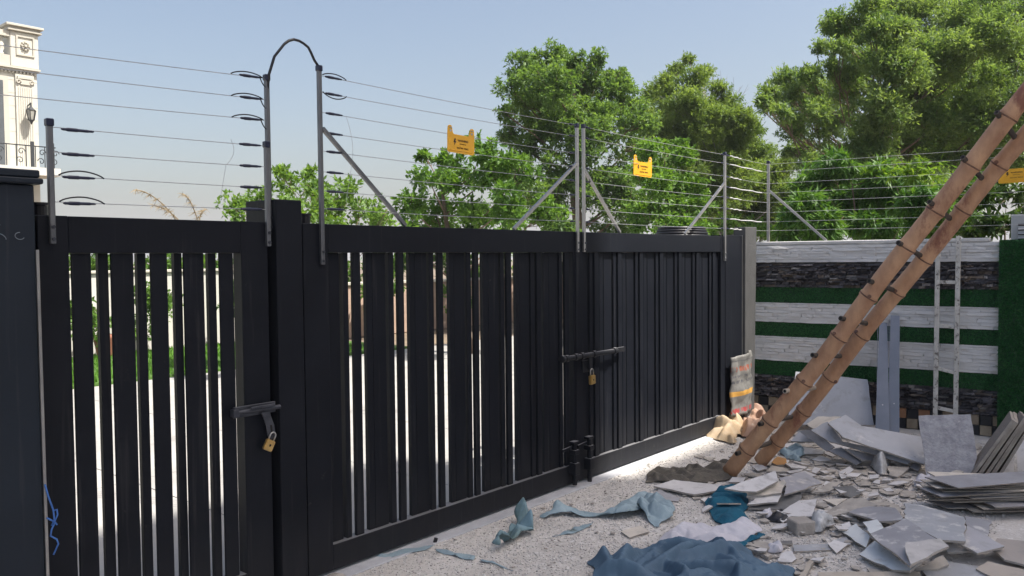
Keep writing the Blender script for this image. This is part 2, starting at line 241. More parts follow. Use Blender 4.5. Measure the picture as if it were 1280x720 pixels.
SLABS=[('broken_tile', 'large grey broken tile lying on top at the left of the tile heap', 'tile', 'broken tiles heaped in the right foreground', 'tile_grey', 0.012, [(4.936, 1.48, 0.13),
(5.118, 1.412, 0.15),
(5.268, 1.377, 0.16),
(4.974, 1.144, 0.17),
(4.883, 1.07, 0.165),
(4.526, 1.16, 0.14)]),
('tile_shard', 'pale triangular tile shard lying on the large grey tile at the front of the heap', 'tile', 'broken tiles heaped in the right foreground', 'tile_pale', 0.012, [(4.749, 1.24, 0.185),
(4.898, 1.104, 0.195),
(4.815, 1.042, 0.19),
(4.48, 1.144, 0.165),
(4.563, 1.178, 0.17)]),
('broken_tile', 'widest blue grey tile at the back centre of the tile heap', 'tile', 'broken tiles heaped in the right foreground', 'tile_blue', 0.012, [(5.723, 1.506, 0.11),
(5.743, 1.402, 0.12),
(5.619, 1.133, 0.135),
(5.124, 1.024, 0.13),
(5.062, 1.141, 0.13),
(5.325, 1.392, 0.14)]),
('broken_tile', 'grey tile with a white plaster smear at the right back of the tile heap', 'tile', 'broken tiles heaped in the right foreground', 'tile_grey', 0.012, [(5.727, 1.151, 0.1),
(5.799, 1.015, 0.09),
(5.427, 0.972, 0.09),
(5.465, 1.085, 0.11)]),
('broken_tile', 'lilac grey pointed tile at the right end of the tile heap', 'tile', 'broken tiles heaped in the right foreground', 'tile_lilac', 0.012, [(5.494, 1.095, 0.105),
(5.435, 0.977, 0.1),
(5.351, 0.871, 0.08),
(5.113, 0.962, 0.085),
(5.165, 1.071, 0.1),
(5.176, 1.039, 0.11)]),
('broken_tile', 'white broken tile lowest at the front left corner of the tile heap', 'tile', 'broken tiles heaped in the right foreground', 'tile_white', 0.012, [(4.841, 1.513, 0.035),
(5.022, 1.476, 0.05),
(4.721, 1.24, 0.09),
(4.769, 1.162, 0.09),
(4.661, 1.194, 0.06),
(4.666, 1.286, 0.05)]),
('tile_shard', 'small white tile shard left of the tile heap, on the gravel', 'tile', 'broken tiles heaped in the right foreground', 'tile_white', 0.012, [(5.197, 1.738, 0.03),
(5.302, 1.671, 0.05),
(5.102, 1.534, 0.07),
(4.957, 1.507, 0.03)]),
('tile_shard', 'small white corner of tile poking out from under the left of the large grey tile', 'tile', 'broken tiles heaped in the right foreground', 'tile_white', 0.01, [(5.258, 1.622, 0.09),
(5.335, 1.56, 0.1),
(5.101, 1.449, 0.12),
(5.008, 1.502, 0.11)]),
('broken_tile', 'grey tile with white spatter at the back left of the tile heap', 'tile', 'broken tiles heaped in the right foreground', 'tile_grey', 0.012, [(5.501, 1.787, 0.06),
(5.656, 1.75, 0.08),
(5.636, 1.537, 0.1),
(5.379, 1.415, 0.12),
(5.328, 1.558, 0.09)]),
('tile_shard', 'dusty narrow tile shard tucked under the pointed lilac tile', 'tile', 'broken tiles heaped in the right foreground', 'tile_pale', 0.012, [(5.19, 1.153, 0.075),
(5.228, 1.084, 0.08),
(5.196, 0.993, 0.07),
(5.106, 1.111, 0.06)]),
('tile_shard', 'olive grey shard under the front edge of the tile heap', 'tile', 'broken tiles heaped in the right foreground', 'board_dust', 0.012, [(4.814, 1.203, 0.03),
(5.039, 1.119, 0.06),
(4.969, 1.073, 0.04),
(4.881, 1.113, 0.03)]),
('floor_tile', 'big beige tile lying flat at the bottom right corner', 'tile', 'broken tiles heaped in the right foreground', 'tile_beige', 0.012, [(5.012, 0.95, 0.03),
(5.152, 0.917, 0.04),
(5.135, 0.729, 0.04),
(4.932, 0.633, 0.03),
(4.901, 0.796, 0.03)]),
('floor_tile', 'big pinkish beige tile behind the flat tile in the bottom right corner', 'tile', 'broken tiles heaped in the right foreground', 'tile_beige2', 0.012, [(5.365, 0.949, 0.05),
(5.546, 0.942, 0.06),
(5.617, 0.71, 0.06),
(5.18, 0.653, 0.045),
(5.22, 0.849, 0.045)]),
('floor_tile', 'large grey tile lying flat under the front of the tile heap', 'tile', 'broken tiles heaped in the right foreground', 'tile_blue', 0.012, [(4.858, 1.191, 0.018),
(5.061, 1.109, 0.022),
(5.09, 0.964, 0.022),
(4.99, 0.831, 0.018),
(4.821, 0.955, 0.015),
(4.737, 1.124, 0.015)]),
('batten', 'pale wooden batten on the gravel at the bottom edge, before the tile heap', 'batten', None, 'wood_pale', 0.03, [(4.416, 1.595, 0.035),
(4.766, 1.171, 0.035),
(4.635, 1.13, 0.035),
(4.285, 1.548, 0.035)]),
('broken_board', 'dusty grey broken board behind the left end of the tile heap', 'board', None, 'board_dust', 0.012, [(5.454, 1.897, 0.05),
(5.779, 1.788, 0.09),
(5.683, 1.662, 0.09),
(5.51, 1.79, 0.06),
(5.391, 1.875, 0.03)]),
('board_chip', 'flat slate grey chip on the gravel left of the tile heap', 'tile piece', None, 'tile_blue', 0.01, [(5.025, 1.729, 0.012),
(5.152, 1.685, 0.012),
(5.04, 1.62, 0.012),
(4.956, 1.658, 0.012)]),
('broken_board', 'topmost white broken board of the pile beside the bamboo ladder foot', 'board', 'broken boards piled beside the ladder foot', 'board_white', 0.012, [(5.268, 2.549, 0.13),
(5.428, 2.498, 0.17),
(5.752, 2.388, 0.17),
(5.612, 2.309, 0.16),
(5.369, 2.362, 0.13),
(5.31, 2.444, 0.12)]),
('broken_board', 'cream edged board just under the white board of the pile', 'board', 'broken boards piled beside the ladder foot', 'board_cream', 0.012, [(5.339, 2.421, 0.1),
(5.767, 2.328, 0.12),
(5.717, 2.295, 0.12),
(5.547, 2.257, 0.1),
(5.336, 2.415, 0.08)]),
('broken_board', 'pale narrow board third down in the pile behind the teal cloth', 'board', 'broken boards piled beside the ladder foot', 'board_white', 0.012, [(5.268, 2.384, 0.06),
(5.423, 2.376, 0.075),
(5.578, 2.265, 0.08),
(5.444, 2.242, 0.06),
(5.371, 2.308, 0.05)]),
('broken_board', 'clean grey board with a point, at the right of the board pile', 'board', 'broken boards piled beside the ladder foot', 'tile_lilac', 0.012, [(5.854, 2.401, 0.1),
(6.212, 2.351, 0.1),
(6.04, 2.152, 0.07),
(5.532, 2.233, 0.09),
(5.727, 2.294, 0.1)]),
('broken_board', 'dark grey board at the bottom of the pile behind the teal cloth', 'board', 'broken boards piled beside the ladder foot', 'board_dark', 0.012, [(5.296, 2.392, 0.02),
(5.616, 2.285, 0.05),
(5.798, 2.221, 0.05),
(5.73, 2.182, 0.04),
(5.469, 2.138, 0.02)]),
('broken_board', 'light grey board standing against the small block', 'board', 'broken boards piled beside the ladder foot', 'board_white', 0.012, [(5.178, 2.117, 0.02),
(5.33, 2.164, 0.04),
(5.59, 2.15, 0.05),
(5.69, 2.061, 0.05),
(5.356, 1.96, 0.04),
(5.275, 2.079, 0.03)]),
('board_chip', 'pale bent chip rising right of the clean grey pointed board', 'board piece', 'broken bits of board right of the board pile', 'board_dust', 0.012, [(5.869, 2.162, 0.03),
(6.092, 2.12, 0.08),
(6.239, 2.052, 0.06),
(5.994, 2.077, 0.05)]),
('board_chip', 'dark edged dusty chip above a small hollow, mid yard', 'board piece', 'broken bits of board right of the board pile', 'board_dark', 0.01, [(6.06, 2.109, 0.05),
(6.164, 1.973, 0.06),
(6.114, 1.894, 0.03),
(6.002, 1.929, 0.02)]),
('board_chip', 'cream chip lying flat before the dark edged dusty chip', 'board piece', 'broken bits of board right of the board pile', 'board_cream', 0.008, [(5.815, 2.067, 0.02),
(5.943, 1.936, 0.025),
(5.744, 1.947, 0.015)]),
('broken_board', 'olive broken board behind the slate chip near the small block', 'board', 'broken bits of board right of the board pile', 'board_dust', 0.012, [(5.476, 1.946, 0.03),
(5.804, 1.866, 0.07),
(5.802, 1.774, 0.07),
(5.546, 1.806, 0.04),
(5.47, 1.71, 0.02)]),
('broken_board', 'long pale board on the gravel left of the ladder foot', 'board', None, 'board_white', 0.014, [(5.354, 3.165, 0.03),
(5.585, 3.125, 0.03),
(5.656, 2.761, 0.04),
(5.517, 2.725, 0.035),
(5.336, 2.817, 0.03)]),
('board_chip', 'thin lilac chip on the gravel below the long pale board', 'board piece', None, 'tile_lilac', 0.01, [(5.105, 3.111, 0.012),
(5.322, 3.091, 0.02),
(5.232, 2.876, 0.02),
(5.162, 2.85, 0.012),
(5.126, 2.958, 0.012)]),
('board_chip', 'cream flake of board by the white cloth and blue sheet', 'board piece', None, 'board_cream', 0.008, [(4.366, 2.819, 0.015),
(4.535, 2.782, 0.015),
(4.479, 2.677, 0.015),
(4.306, 2.716, 0.012)]),
('board_chip', 'brown grey board chip right of the white cloth', 'board piece', None, 'board_dust', 0.02, [(4.607, 2.079, 0.025),
(4.723, 2.045, 0.025),
(4.709, 1.929, 0.025),
(4.602, 1.977, 0.025)]),
('stick', 'thin dark grey stick on the gravel beyond the white cloth', 'stick', None, 'board_dark', 0.01, [(4.779, 1.998, 0.015),
(4.872, 1.916, 0.015),
(4.827, 1.894, 0.015),
(4.742, 1.978, 0.015)]),
('stick', 'short brown stick between white cloth and blue tarp', 'stick', None, 'board_dust', 0.02, [(4.567, 2.076, 0.022),
(4.604, 2.052, 0.022),
(4.551, 1.907, 0.022),
(4.5, 1.91, 0.022)]),
('board_chip', 'blue grey strip of tile lying flat mid foreground', 'tile piece', None, 'tile_blue', 0.01, [(4.809, 1.886, 0.012),
(4.982, 1.714, 0.012),
(4.876, 1.673, 0.012),
(4.709, 1.838, 0.012)]),
('stick', 'pale stick pointing up the yard at the bottom edge', 'stick', None, 'wood_pale', 0.02, [(4.307, 1.659, 0.022),
(4.629, 1.709, 0.022),
(4.619, 1.682, 0.022),
(4.329, 1.632, 0.022)]),
('long_board', 'topmost long grey board of the sloping pile below the steel channels', 'board', 'long grey boards piled under the steel channels', 'board_grey', 0.014, [(6.941, 2.432, 0.32),
(7.26, 2.391, 0.36),
(7.201, 2.212, 0.35),
(7.604, 1.828, 0.14),
(7.076, 1.713, 0.09),
(6.823, 2.262, 0.27)]),
('long_board', 'second long grey board showing along the front edge of the sloping pile', 'board', 'long grey boards piled under the steel channels', 'board_grey', 0.014, [(6.928, 2.566, 0.27),
(7.087, 2.483, 0.29),
(6.904, 2.289, 0.25),
(7.186, 1.811, 0.07),
(7.076, 1.84, 0.05),
(6.919, 2.401, 0.2)]),
('broken_board', 'short grey board fanned out lowest at the front of the sloping pile', 'board', 'long grey boards piled under the steel channels', 'board_grey2', 0.012, [(6.865, 2.393, 0.13),
(6.984, 2.332, 0.14),
(6.989, 2.156, 0.05),
(6.911, 2.186, 0.03)]),
('broken_board', 'lilac grey board wedged in the middle of the sloping pile', 'board', 'long grey boards piled under the steel channels', 'tile_lilac', 0.012, [(6.936, 2.283, 0.15),
(7.135, 2.113, 0.08),
(7.043, 2.096, 0.06),
(6.948, 2.143, 0.06)]),
('broken_board', 'grey board fanned out at the left of the sloping pile', 'board', 'long grey boards piled under the steel channels', 'board_grey2', 0.012, [(7.041, 2.716, 0.22),
(7.036, 2.583, 0.25),
(6.931, 2.371, 0.15),
(6.926, 2.426, 0.1)]),
('broken_board', 'pale short board lying flat at the foot of the sloping pile', 'board', 'long grey boards piled under the steel channels', 'board_white', 0.012, [(7.155, 2.76, 0.06),
(7.14, 2.524, 0.06),
(7.098, 2.521, 0.03),
(7.034, 2.701, 0.03)]),
('broken_board', 'grey board end behind the ladder at the left of the sloping pile', 'board', 'long grey boards piled under the steel channels', 'board_grey', 0.012, [(7.047, 2.792, 0.13),
(7.176, 2.756, 0.18),
(7.06, 2.585, 0.15),
(7.071, 2.631, 0.12)]),
('broken_board', 'dust covered board lying flat right of the white wrapped lump', 'board', 'long grey boards piled under the steel channels', 'board_dust', 0.012, [(6.781, 1.893, 0.02),
(6.972, 1.958, 0.05),
(7.052, 1.813, 0.04),
(6.777, 1.832, 0.02)]),
('broken_board', 'grey board corner poking out at the right end of the sloping pile', 'board', 'long grey boards piled under the steel channels', 'board_grey2', 0.012, [(7.075, 1.819, 0.04),
(7.153, 1.808, 0.06),
(7.147, 1.75, 0.05),
(7.052, 1.752, 0.02)]),
('broken_board', 'cream board end on the upper left of the sloping pile, in sun', 'board', 'long grey boards piled under the steel channels', 'board_cream', 0.012, [(7.134, 2.679, 0.27),
(7.246, 2.623, 0.33),
(7.164, 2.394, 0.36),
(7.047, 2.469, 0.31),
(7.017, 2.576, 0.26)]),
('wood_offcut', 'orange wooden offcut behind the ladder foot', 'offcut', None, 'wood_orange', 0.02, [(6.541, 2.747, 0.04),
(6.705, 2.762, 0.05),
(6.688, 2.679, 0.05),
(6.561, 2.62, 0.035),
(6.505, 2.69, 0.03)]),
('broken_board', 'narrow cream board under the orange wooden offcut', 'board', None, 'board_cream', 0.012, [(6.31, 2.692, 0.02),
(6.468, 2.717, 0.03),
(6.465, 2.559, 0.03),
(6.414, 2.529, 0.02)])]
CLOTH={'tarp': [(3.815, 2.687),
(4.028, 2.636),
(4.205, 2.539),
(4.343, 2.505),
(4.365, 2.39),
(4.552, 2.276),
(4.594, 2.079),
(4.428, 1.88),
(4.419, 1.737),
(4.315, 1.655),
(4.04, 1.797),
(3.773, 2.088),
(3.61, 2.328),
(3.627, 2.506)], 'white': [(4.392, 2.565),
(4.606, 2.575),
(4.668, 2.556),
(4.744, 2.49),
(4.817, 2.37),
(5.038, 2.332),
(5.074, 2.257),
(4.967, 2.153),
(4.755, 2.139),
(4.59, 2.16),
(4.534, 2.267),
(4.471, 2.334),
(4.511, 2.444),
(4.407, 2.477)], 'tealhem': [(4.583, 2.169),
(4.748, 2.148),
(4.905, 2.145),
(4.897, 2.099),
(4.699, 2.102),
(4.575, 2.129)], 'teal': [(5.235, 2.675),
(5.464, 2.727),
(5.669, 2.728),
(5.753, 2.648),
(5.666, 2.574),
(5.333, 2.413),
(5.236, 2.401),
(5.082, 2.295),
(4.898, 2.357),
(4.95, 2.461)], 'dark': [(5.488, 3.314),
(5.732, 3.425),
(6.017, 3.307),
(6.092, 3.129),
(6.46, 3.131),
(6.324, 2.959),
(6.018, 2.829),
(5.782, 2.869),
(5.632, 3.095)], 'sack': [(7.222, 3.675),
(7.622, 3.826),
(8.151, 3.951),
(8.549, 3.953),
(8.25, 3.752),
(7.675, 3.507),
(7.098, 3.337)], 'pink': [(7.993, 3.74),
(8.436, 3.873),
(8.656, 3.814),
(8.394, 3.565),
(7.829, 3.308),
(7.409, 3.265),
(7.395, 3.395)], 'blueA': [(4.291, 3.398),
(4.465, 3.375),
(4.685, 3.128),
(5.026, 3.149),
(5.147, 3.156),
(5.077, 2.93),
(4.821, 2.957),
(4.623, 2.928),
(4.435, 3.218)], 'blueB': [(4.746, 2.911),
(4.946, 3.034),
(5.115, 3.037),
(5.079, 2.867),
(4.88, 2.743),
(4.604, 2.693)], 'leaf': [(3.602, 3.205),
(3.846, 3.347),
(4.168, 3.498),
(4.157, 3.379),
(3.986, 3.267),
(3.789, 3.233)], 'ltblue': [(7.026, 2.871),
(7.197, 2.883),
(7.215, 2.743),
(7.042, 2.666),
(6.79, 2.634),
(6.792, 2.699)], 'lump': [(7.047, 2.108),
(7.484, 2.205),
(7.396, 2.077),
(6.955, 1.942),
(6.813, 1.954),
(6.874, 2.045)], 'stripA': [(4.034, 3.112),
(4.25, 3.084),
(4.426, 3.069),
(4.37, 3.036),
(4.219, 3.049)], 'stripB': [(3.054, 3.721),
(3.187, 3.72),
(3.422, 3.623),
(3.478, 3.576),
(3.374, 3.573),
(3.15, 3.642)], 'stripC': [(3.419, 3.517),
(3.455, 3.451),
(3.487, 3.285),
(3.446, 3.234),
(3.415, 3.313),
(3.402, 3.432)], 'stripD': [(3.469, 3.205),
(3.508, 3.116),
(3.487, 2.948),
(3.455, 2.95),
(3.466, 3.09)], 'dkplastic': [(5.183, 2.21),
(5.292, 2.222),
(5.452, 2.218),
(5.326, 2.115),
(5.152, 2.046),
(5.16, 2.116)], 'crumple': [(5.1, 1.881),
(5.316, 1.962),
(5.439, 1.974),
(5.362, 1.864),
(5.295, 1.829),
(5.134, 1.839)], 'whitebag': [(5.323, 2.27),
(5.373, 2.274),
(5.307, 2.224),
(5.243, 2.219),
(5.27, 2.249)], 'wbagB': [(4.674, 1.98),
(4.738, 1.977),
(4.719, 1.923),
(4.651, 1.918),
(4.633, 1.956)], 'wbagC': [(6.647, 1.687),
(6.862, 1.72),
(6.896, 1.642),
(6.833, 1.585),
(6.667, 1.629)]}
TREES={'small': [(7.249, 11.816, 2.558, 0.28),
(7.734, 11.885, 2.711, 0.263),
(7.358, 10.66, 2.896, 0.218),
(7.978, 10.81, 2.818, 0.304),
(8.845, 11.321, 2.76, 0.327),
(9.11, 11.013, 2.594, 0.3),
(7.992, 9.215, 2.319, 0.21),
(7.523, 10.105, 2.456, 0.297),
(6.863, 10.251, 2.381, 0.253),
(8.207, 10.26, 2.848, 0.175),
(7.021, 9.988, 2.547, 0.286),
(7.185, 11.495, 2.254, 0.313),
(7.884, 11.446, 2.268, 0.338),
(7.784, 10.07, 2.224, 0.314),
(8.853, 10.409, 2.218, 0.287),
(8.057, 11.056, 3.145, 0.116),
(6.894, 10.139, 2.993, 0.091)], 'bright': [(10.4, 11.274, 2.758, 0.295),
(10.006, 10.37, 3.152, 0.277),
(10.594, 10.42, 3.509, 0.258),
(10.658, 9.74, 3.596, 0.334),
(11.305, 10.852, 3.153, 0.424),
(11.179, 9.833, 3.223, 0.403),
(10.696, 9.054, 2.661, 0.407),
(11.107, 10.365, 2.597, 0.411),
(11.176, 11.376, 2.566, 0.431),
(9.894, 10.672, 2.287, 0.28),
(10.956, 9.085, 3.291, 0.33),
(11.59, 9.066, 2.559, 0.356),
(11.393, 11.913, 3.779, 0.143),
(12.561, 10.638, 2.343, 0.415),
(11.374, 10.621, 2.212, 0.392),
(11.423, 11.635, 2.239, 0.378)], 'big': [(17.403, 14.4, 6.9, 0.478),
(16.474, 12.594, 6.76, 0.398),
(15.53, 11.88, 5.729, 0.658),
(18.022, 12.463, 6.6, 0.588),
(18.089, 11.764, 6.096, 0.536),
(15.999, 12.99, 5.659, 0.556),
(15.308, 12.973, 5.886, 0.309),
(16.906, 12.182, 5.382, 0.701),
(16.569, 12.94, 4.927, 0.608),
(16.681, 11.548, 4.502, 0.682),
(16.23, 12.188, 3.935, 0.685),
(17.545, 11.661, 3.894, 0.708),
(19.351, 12.077, 4.816, 0.654),
(18.44, 11.504, 5.702, 0.456),
(16.562, 11.71, 3.34, 0.684),
(17.162, 10.946, 2.939, 0.683),
(15.949, 13.583, 4.926, 0.344),
(15.674, 12.258, 3.036, 0.577),
(15.138, 12.988, 5.215, 0.231),
(17.636, 12.07, 6.842, 0.245),
(15.52, 11.668, 2.344, 0.564),
(17.577, 11.692, 2.28, 0.61),
(16.085, 12.925, 6.253, 0.437),
(17.872, 12.998, 6.971, 0.382),
(18.043, 12.997, 6.261, 0.598),
(17.012, 13.818, 5.383, 0.549),
(17.559, 13.173, 5.585, 0.591),
(17.306, 11.494, 5.152, 0.557),
(18.472, 12.012, 6.397, 0.379),
(17.703, 10.815, 5.122, 0.474),
(18.601, 11.13, 3.932, 0.496),
(16.621, 11.982, 4.734, 0.591),
(16.154, 13.259, 4.514, 0.444),
(14.875, 12.339, 3.564, 0.486),
(17.058, 10.877, 3.415, 0.543)], 'mid': [(15.64, 8.963, 3.981, 0.445),
(13.845, 8.285, 3.221, 0.4),
(15.181, 8.422, 3.236, 0.461),
(14.862, 8.614, 2.658, 0.458),
(15.393, 8.263, 2.711, 0.414),
(14.227, 8.7, 2.479, 0.319),
(15.046, 8.255, 3.702, 0.292),
(13.759, 7.72, 2.175, 0.375),
(14.144, 7.293, 2.275, 0.3)], 'olive': [(21.113, 12.016, 6.744, 0.299),
(21.448, 11.305, 6.807, 0.342),
(20.954, 11.493, 6.085, 0.542),
(21.563, 10.941, 5.489, 0.567),
(23.501, 11.524, 5.172, 0.735),
(22.382, 10.356, 5.178, 0.459),
(25.887, 11.421, 5.085, 0.524),
(23.839, 11.961, 4.5, 0.751),
(23.725, 11.106, 3.939, 0.733),
(25.075, 10.666, 4.295, 0.503),
(21.959, 11.271, 3.377, 0.698),
(25.462, 11.641, 3.171, 0.783),
(25.867, 10.601, 3.783, 0.566),
(22.892, 13.515, 6.859, 0.303),
(24.545, 9.685, 3.223, 0.435),
(25.595, 10.884, 2.759, 0.566),
(24.195, 11.865, 2.63, 0.633),
(25.29, 10.111, 4.593, 0.225),
(25.67, 11.463, 5.898, 0.234),
(22.571, 13.214, 5.984, 0.596),
(21.902, 12.148, 5.428, 0.616),
(23.024, 12.084, 5.179, 0.637),
(21.268, 11.67, 4.167, 0.597),
(22.149, 10.614, 4.381, 0.551),
(24.817, 11.08, 4.005, 0.656),
(23.882, 12.812, 7.994, 0.153),
(24.364, 13.509, 7.853, 0.237),
(24.465, 12.553, 7.621, 0.232),
(23.578, 11.429, 6.265, 0.391),
(21.988, 10.174, 5.565, 0.36),
(23.295, 11.423, 6.828, 0.242),
(25.755, 11.361, 4.211, 0.574),
(25.476, 10.703, 3.64, 0.561),
(24.502, 9.793, 3.661, 0.339),
(22.743, 11.802, 6.082, 0.433)], 'tall': [(18.124, 6.121, 6.637, 0.307),
(18.305, 5.604, 6.862, 0.338),
(18.011, 5.118, 6.296, 0.459),
(22.922, 5.745, 7.799, 0.651),
(22.155, 4.667, 7.235, 0.689),
(19.896, 3.438, 6.368, 0.602),
(19.577, 5.9, 6.218, 0.469),
(18.068, 4.822, 5.61, 0.52),
(19.483, 4.403, 5.787, 0.613),
(23.13, 4.158, 6.18, 0.704),
(23.065, 3.646, 6.663, 0.575),
(18.62, 7.506, 5.802, 0.275),
(17.354, 7.386, 5.205, 0.208),
(19.814, 7.437, 5.752, 0.384),
(21.734, 7.534, 5.889, 0.455),
(19.431, 6.199, 5.522, 0.471),
(16.986, 6.209, 4.703, 0.294),
(16.479, 6.708, 4.666, 0.163),
(17.904, 5.233, 4.834, 0.525),
(23.213, 5.8, 5.623, 0.703),
(21.526, 4.515, 5.047, 0.671),
(21.233, 7.158, 5.089, 0.402),
(18.233, 5.485, 4.241, 0.472),
(20.513, 3.526, 4.798, 0.657),
(21.599, 5.569, 4.51, 0.659),
(23.48, 4.916, 4.334, 0.733),
(21.054, 3.454, 3.806, 0.619),
(17.318, 5.846, 5.967, 0.196),
(24.728, 3.394, 7.73, 0.809),
(21.389, 2.77, 5.511, 0.697),
(23.897, 3.245, 4.613, 0.785),
(17.676, 6.13, 5.666, 0.168),
(22.855, 4.296, 7.79, 0.582),
(22.137, 6.296, 8.135, 0.362),
(20.026, 7.709, 4.755, 0.176),
(18.052, 7.222, 5.318, 0.249),
(20.11, 7.645, 5.438, 0.274),
(17.428, 6.202, 4.312, 0.267),
(18.639, 6.109, 4.086, 0.351),
(18.887, 6.629, 3.979, 0.289),
(22.321, 6.128, 4.135, 0.527),
(18.127, 5.449, 3.643, 0.402),
(20.797, 8.007, 5.174, 0.203),
(21.429, 6.748, 7.181, 0.438),
(23.066, 6.16, 7.295, 0.539),
(20.144, 4.879, 6.329, 0.499),
(17.58, 6.599, 5.554, 0.238),
(18.317, 6.012, 5.671, 0.309),
(22.579, 5.554, 6.103, 0.601),
(22.746, 6.458, 6.774, 0.538),
(22.716, 4.431, 6.731, 0.582),
(21.456, 4.176, 5.544, 0.588),
(19.76, 4.613, 4.66, 0.522),
(23.533, 4.389, 4.591, 0.602),
(20.375, 8.46, 5.477, 0.284),
(16.409, 7.068, 4.864, 0.132),
(17.377, 6.862, 4.461, 0.239),
(20.662, 7.75, 4.431, 0.321),
(21.026, 7.592, 6.954, 0.201),
(18.739, 5.968, 3.559, 0.386),
(18.328, 6.36, 6.759, 0.209),
(20.635, 4.643, 3.78, 0.471),
(21.953, 3.922, 3.642, 0.447),
(16.97, 6.363, 3.624, 0.231),
(20.425, 8.064, 4.338, 0.201),
(19.627, 6.609, 3.301, 0.372),
(21.624, 6.118, 3.387, 0.435),
(19.296, 4.65, 3.332, 0.377)], 'bamboo': [(14.001, 5.113, 2.975, 0.325),
(13.834, 4.661, 3.235, 0.288),
(12.657, 4.744, 2.473, 0.32),
(14.306, 4.684, 2.671, 0.378),
(14.144, 4.126, 2.997, 0.338),
(14.508, 4.102, 2.517, 0.372),
(13.144, 3.276, 2.952, 0.282),
(13.152, 3.275, 2.542, 0.329),
(14.902, 3.349, 2.759, 0.327),
(12.728, 4.523, 2.161, 0.269),
(13.647, 4.096, 2.167, 0.316),
(13.356, 3.322, 2.137, 0.263),
(15.584, 3.253, 2.413, 0.325),
(14.619, 2.942, 2.783, 0.278),
(13.401, 5.354, 2.2, 0.212)], 'dark': [(12.858, 2.389, 2.46, 0.264),
(13.824, 2.262, 2.614, 0.279),
(12.897, 2.296, 2.129, 0.219),
(14.807, 2.103, 2.559, 0.318),
(13.408, 2.641, 2.095, 0.208),
(13.157, 2.006, 2.148, 0.198)], 'hedge': [(16.287, 7.895, 2.424, 0.306),
(17.197, 7.676, 2.352, 0.315),
(16.994, 7.05, 2.244, 0.272),
(17.457, 6.713, 2.38, 0.24),
(16.402, 8.419, 2.271, 0.278)], 'twigs': [(25.069, 12.491, 6.775, 0.577),
(25.592, 12.122, 6.485, 0.475),
(25.086, 12.872, 7.167, 0.397)]}
# ================================================================ SETTING
def structure(o): o['kind']='structure'; return o
# yard ground: dusty gravel sheet with real relief
def gz(x,y):
    d=.012*noise.noise((x*1.3,y*1.3,0))+.007*noise.noise((x*4,y*4,3))+.004*noise.noise((x*14,y*14,5))
    k=min(1,max(0,(3.66-y)/.25)); return d*k-.004+(.0 if k>0 else 0)
xs=np.concatenate([np.arange(-3,1.6,.25),np.arange(1.6,9.2,.028)]); ys=np.concatenate([np.arange(-9,-.5,.4),np.arange(-.5,3.64,.028),[3.66]])
vs=[(x,y,gz(x,y)) for y in ys for x in xs]; nx=len(xs)
fs=[(j*nx+i,j*nx+i+1,(j+1)*nx+i+1,(j+1)*nx+i) for j in range(len(ys)-1) for i in range(nx-1)]
structure(MB().add(vs,fs).build('ground',M['gravel'],smooth=True))
structure(MB().add([(-2500,-2500,-.06),(2500,-2500,-.06),(2500,2500,-.06),(-2500,2500,-.06)],[(0,1,2,3)]).build('terrain',M['soil']))
mb=MB()
for i in range(-8,16):                    # driveway slabs with recessed joints
    for j in range(3): mb.box(i*1.5+.005,i*1.5+1.495,3.86+j*2.7,3.86+j*2.7+2.69,-.05,-.006)
structure(mb.build('driveway',M['concrete']))
structure(MB().box(1.0,9.3,3.60,3.86,-.05,.006).build('gate_sill',M['sill'],bevel=.004))
structure(MB().box(-14,11,12.0,15.7,-.05,.03).build('lawn',M['lawn']))
n=9000; P=np.c_[RNG.uniform(2,10.5,n),RNG.uniform(12,15.6,n),np.full(n,.03)]; a=RNG.uniform(0,6.28,n); h=RNG.uniform(.04,.09,n)
d=np.c_[np.cos(a),np.sin(a),np.zeros(n)]*.012
V=np.stack([P-d,P+d,P+np.c_[RNG.uniform(-.03,.03,(n,2)),h]],1).reshape(-1,3)
def bulk(name,V,F,tone,mat,parent=None,smooth=False):
    me=bpy.data.meshes.new(name); nv=len(V); nf,k=F.shape
    off=Vector((0,0,0)); o=bpy.data.objects.new(name,me); COL.objects.link(o)
    if parent is not None:
        o.parent=parent
        if parent.get('_rot') is None: off=parent.location
    V=V-np.array(off)[None]
    me.vertices.add(nv); me.vertices.foreach_set('co',V.astype(np.float32).ravel())
    me.loops.add(nf*k); me.loops.foreach_set('vertex_index',F.astype(np.int32).ravel())
    me.polygons.add(nf); me.polygons.foreach_set('loop_start',np.arange(0,nf*k,k,dtype=np.int32)); me.polygons.foreach_set('loop_total',np.full(nf,k,dtype=np.int32))
    at=me.attributes.new('tone','FLOAT','FACE'); at.data.foreach_set('value',np.asarray(tone,np.float32))
    me.materials.append(mat); me.update(calc_edges=True)
    if smooth: me.polygons.foreach_set('use_smooth',[True]*nf)
    return o
bulk('grass',V,np.arange(3*n).reshape(-1,3),RNG.uniform(0,1,n),M['grassb'])['kind']='stuff'
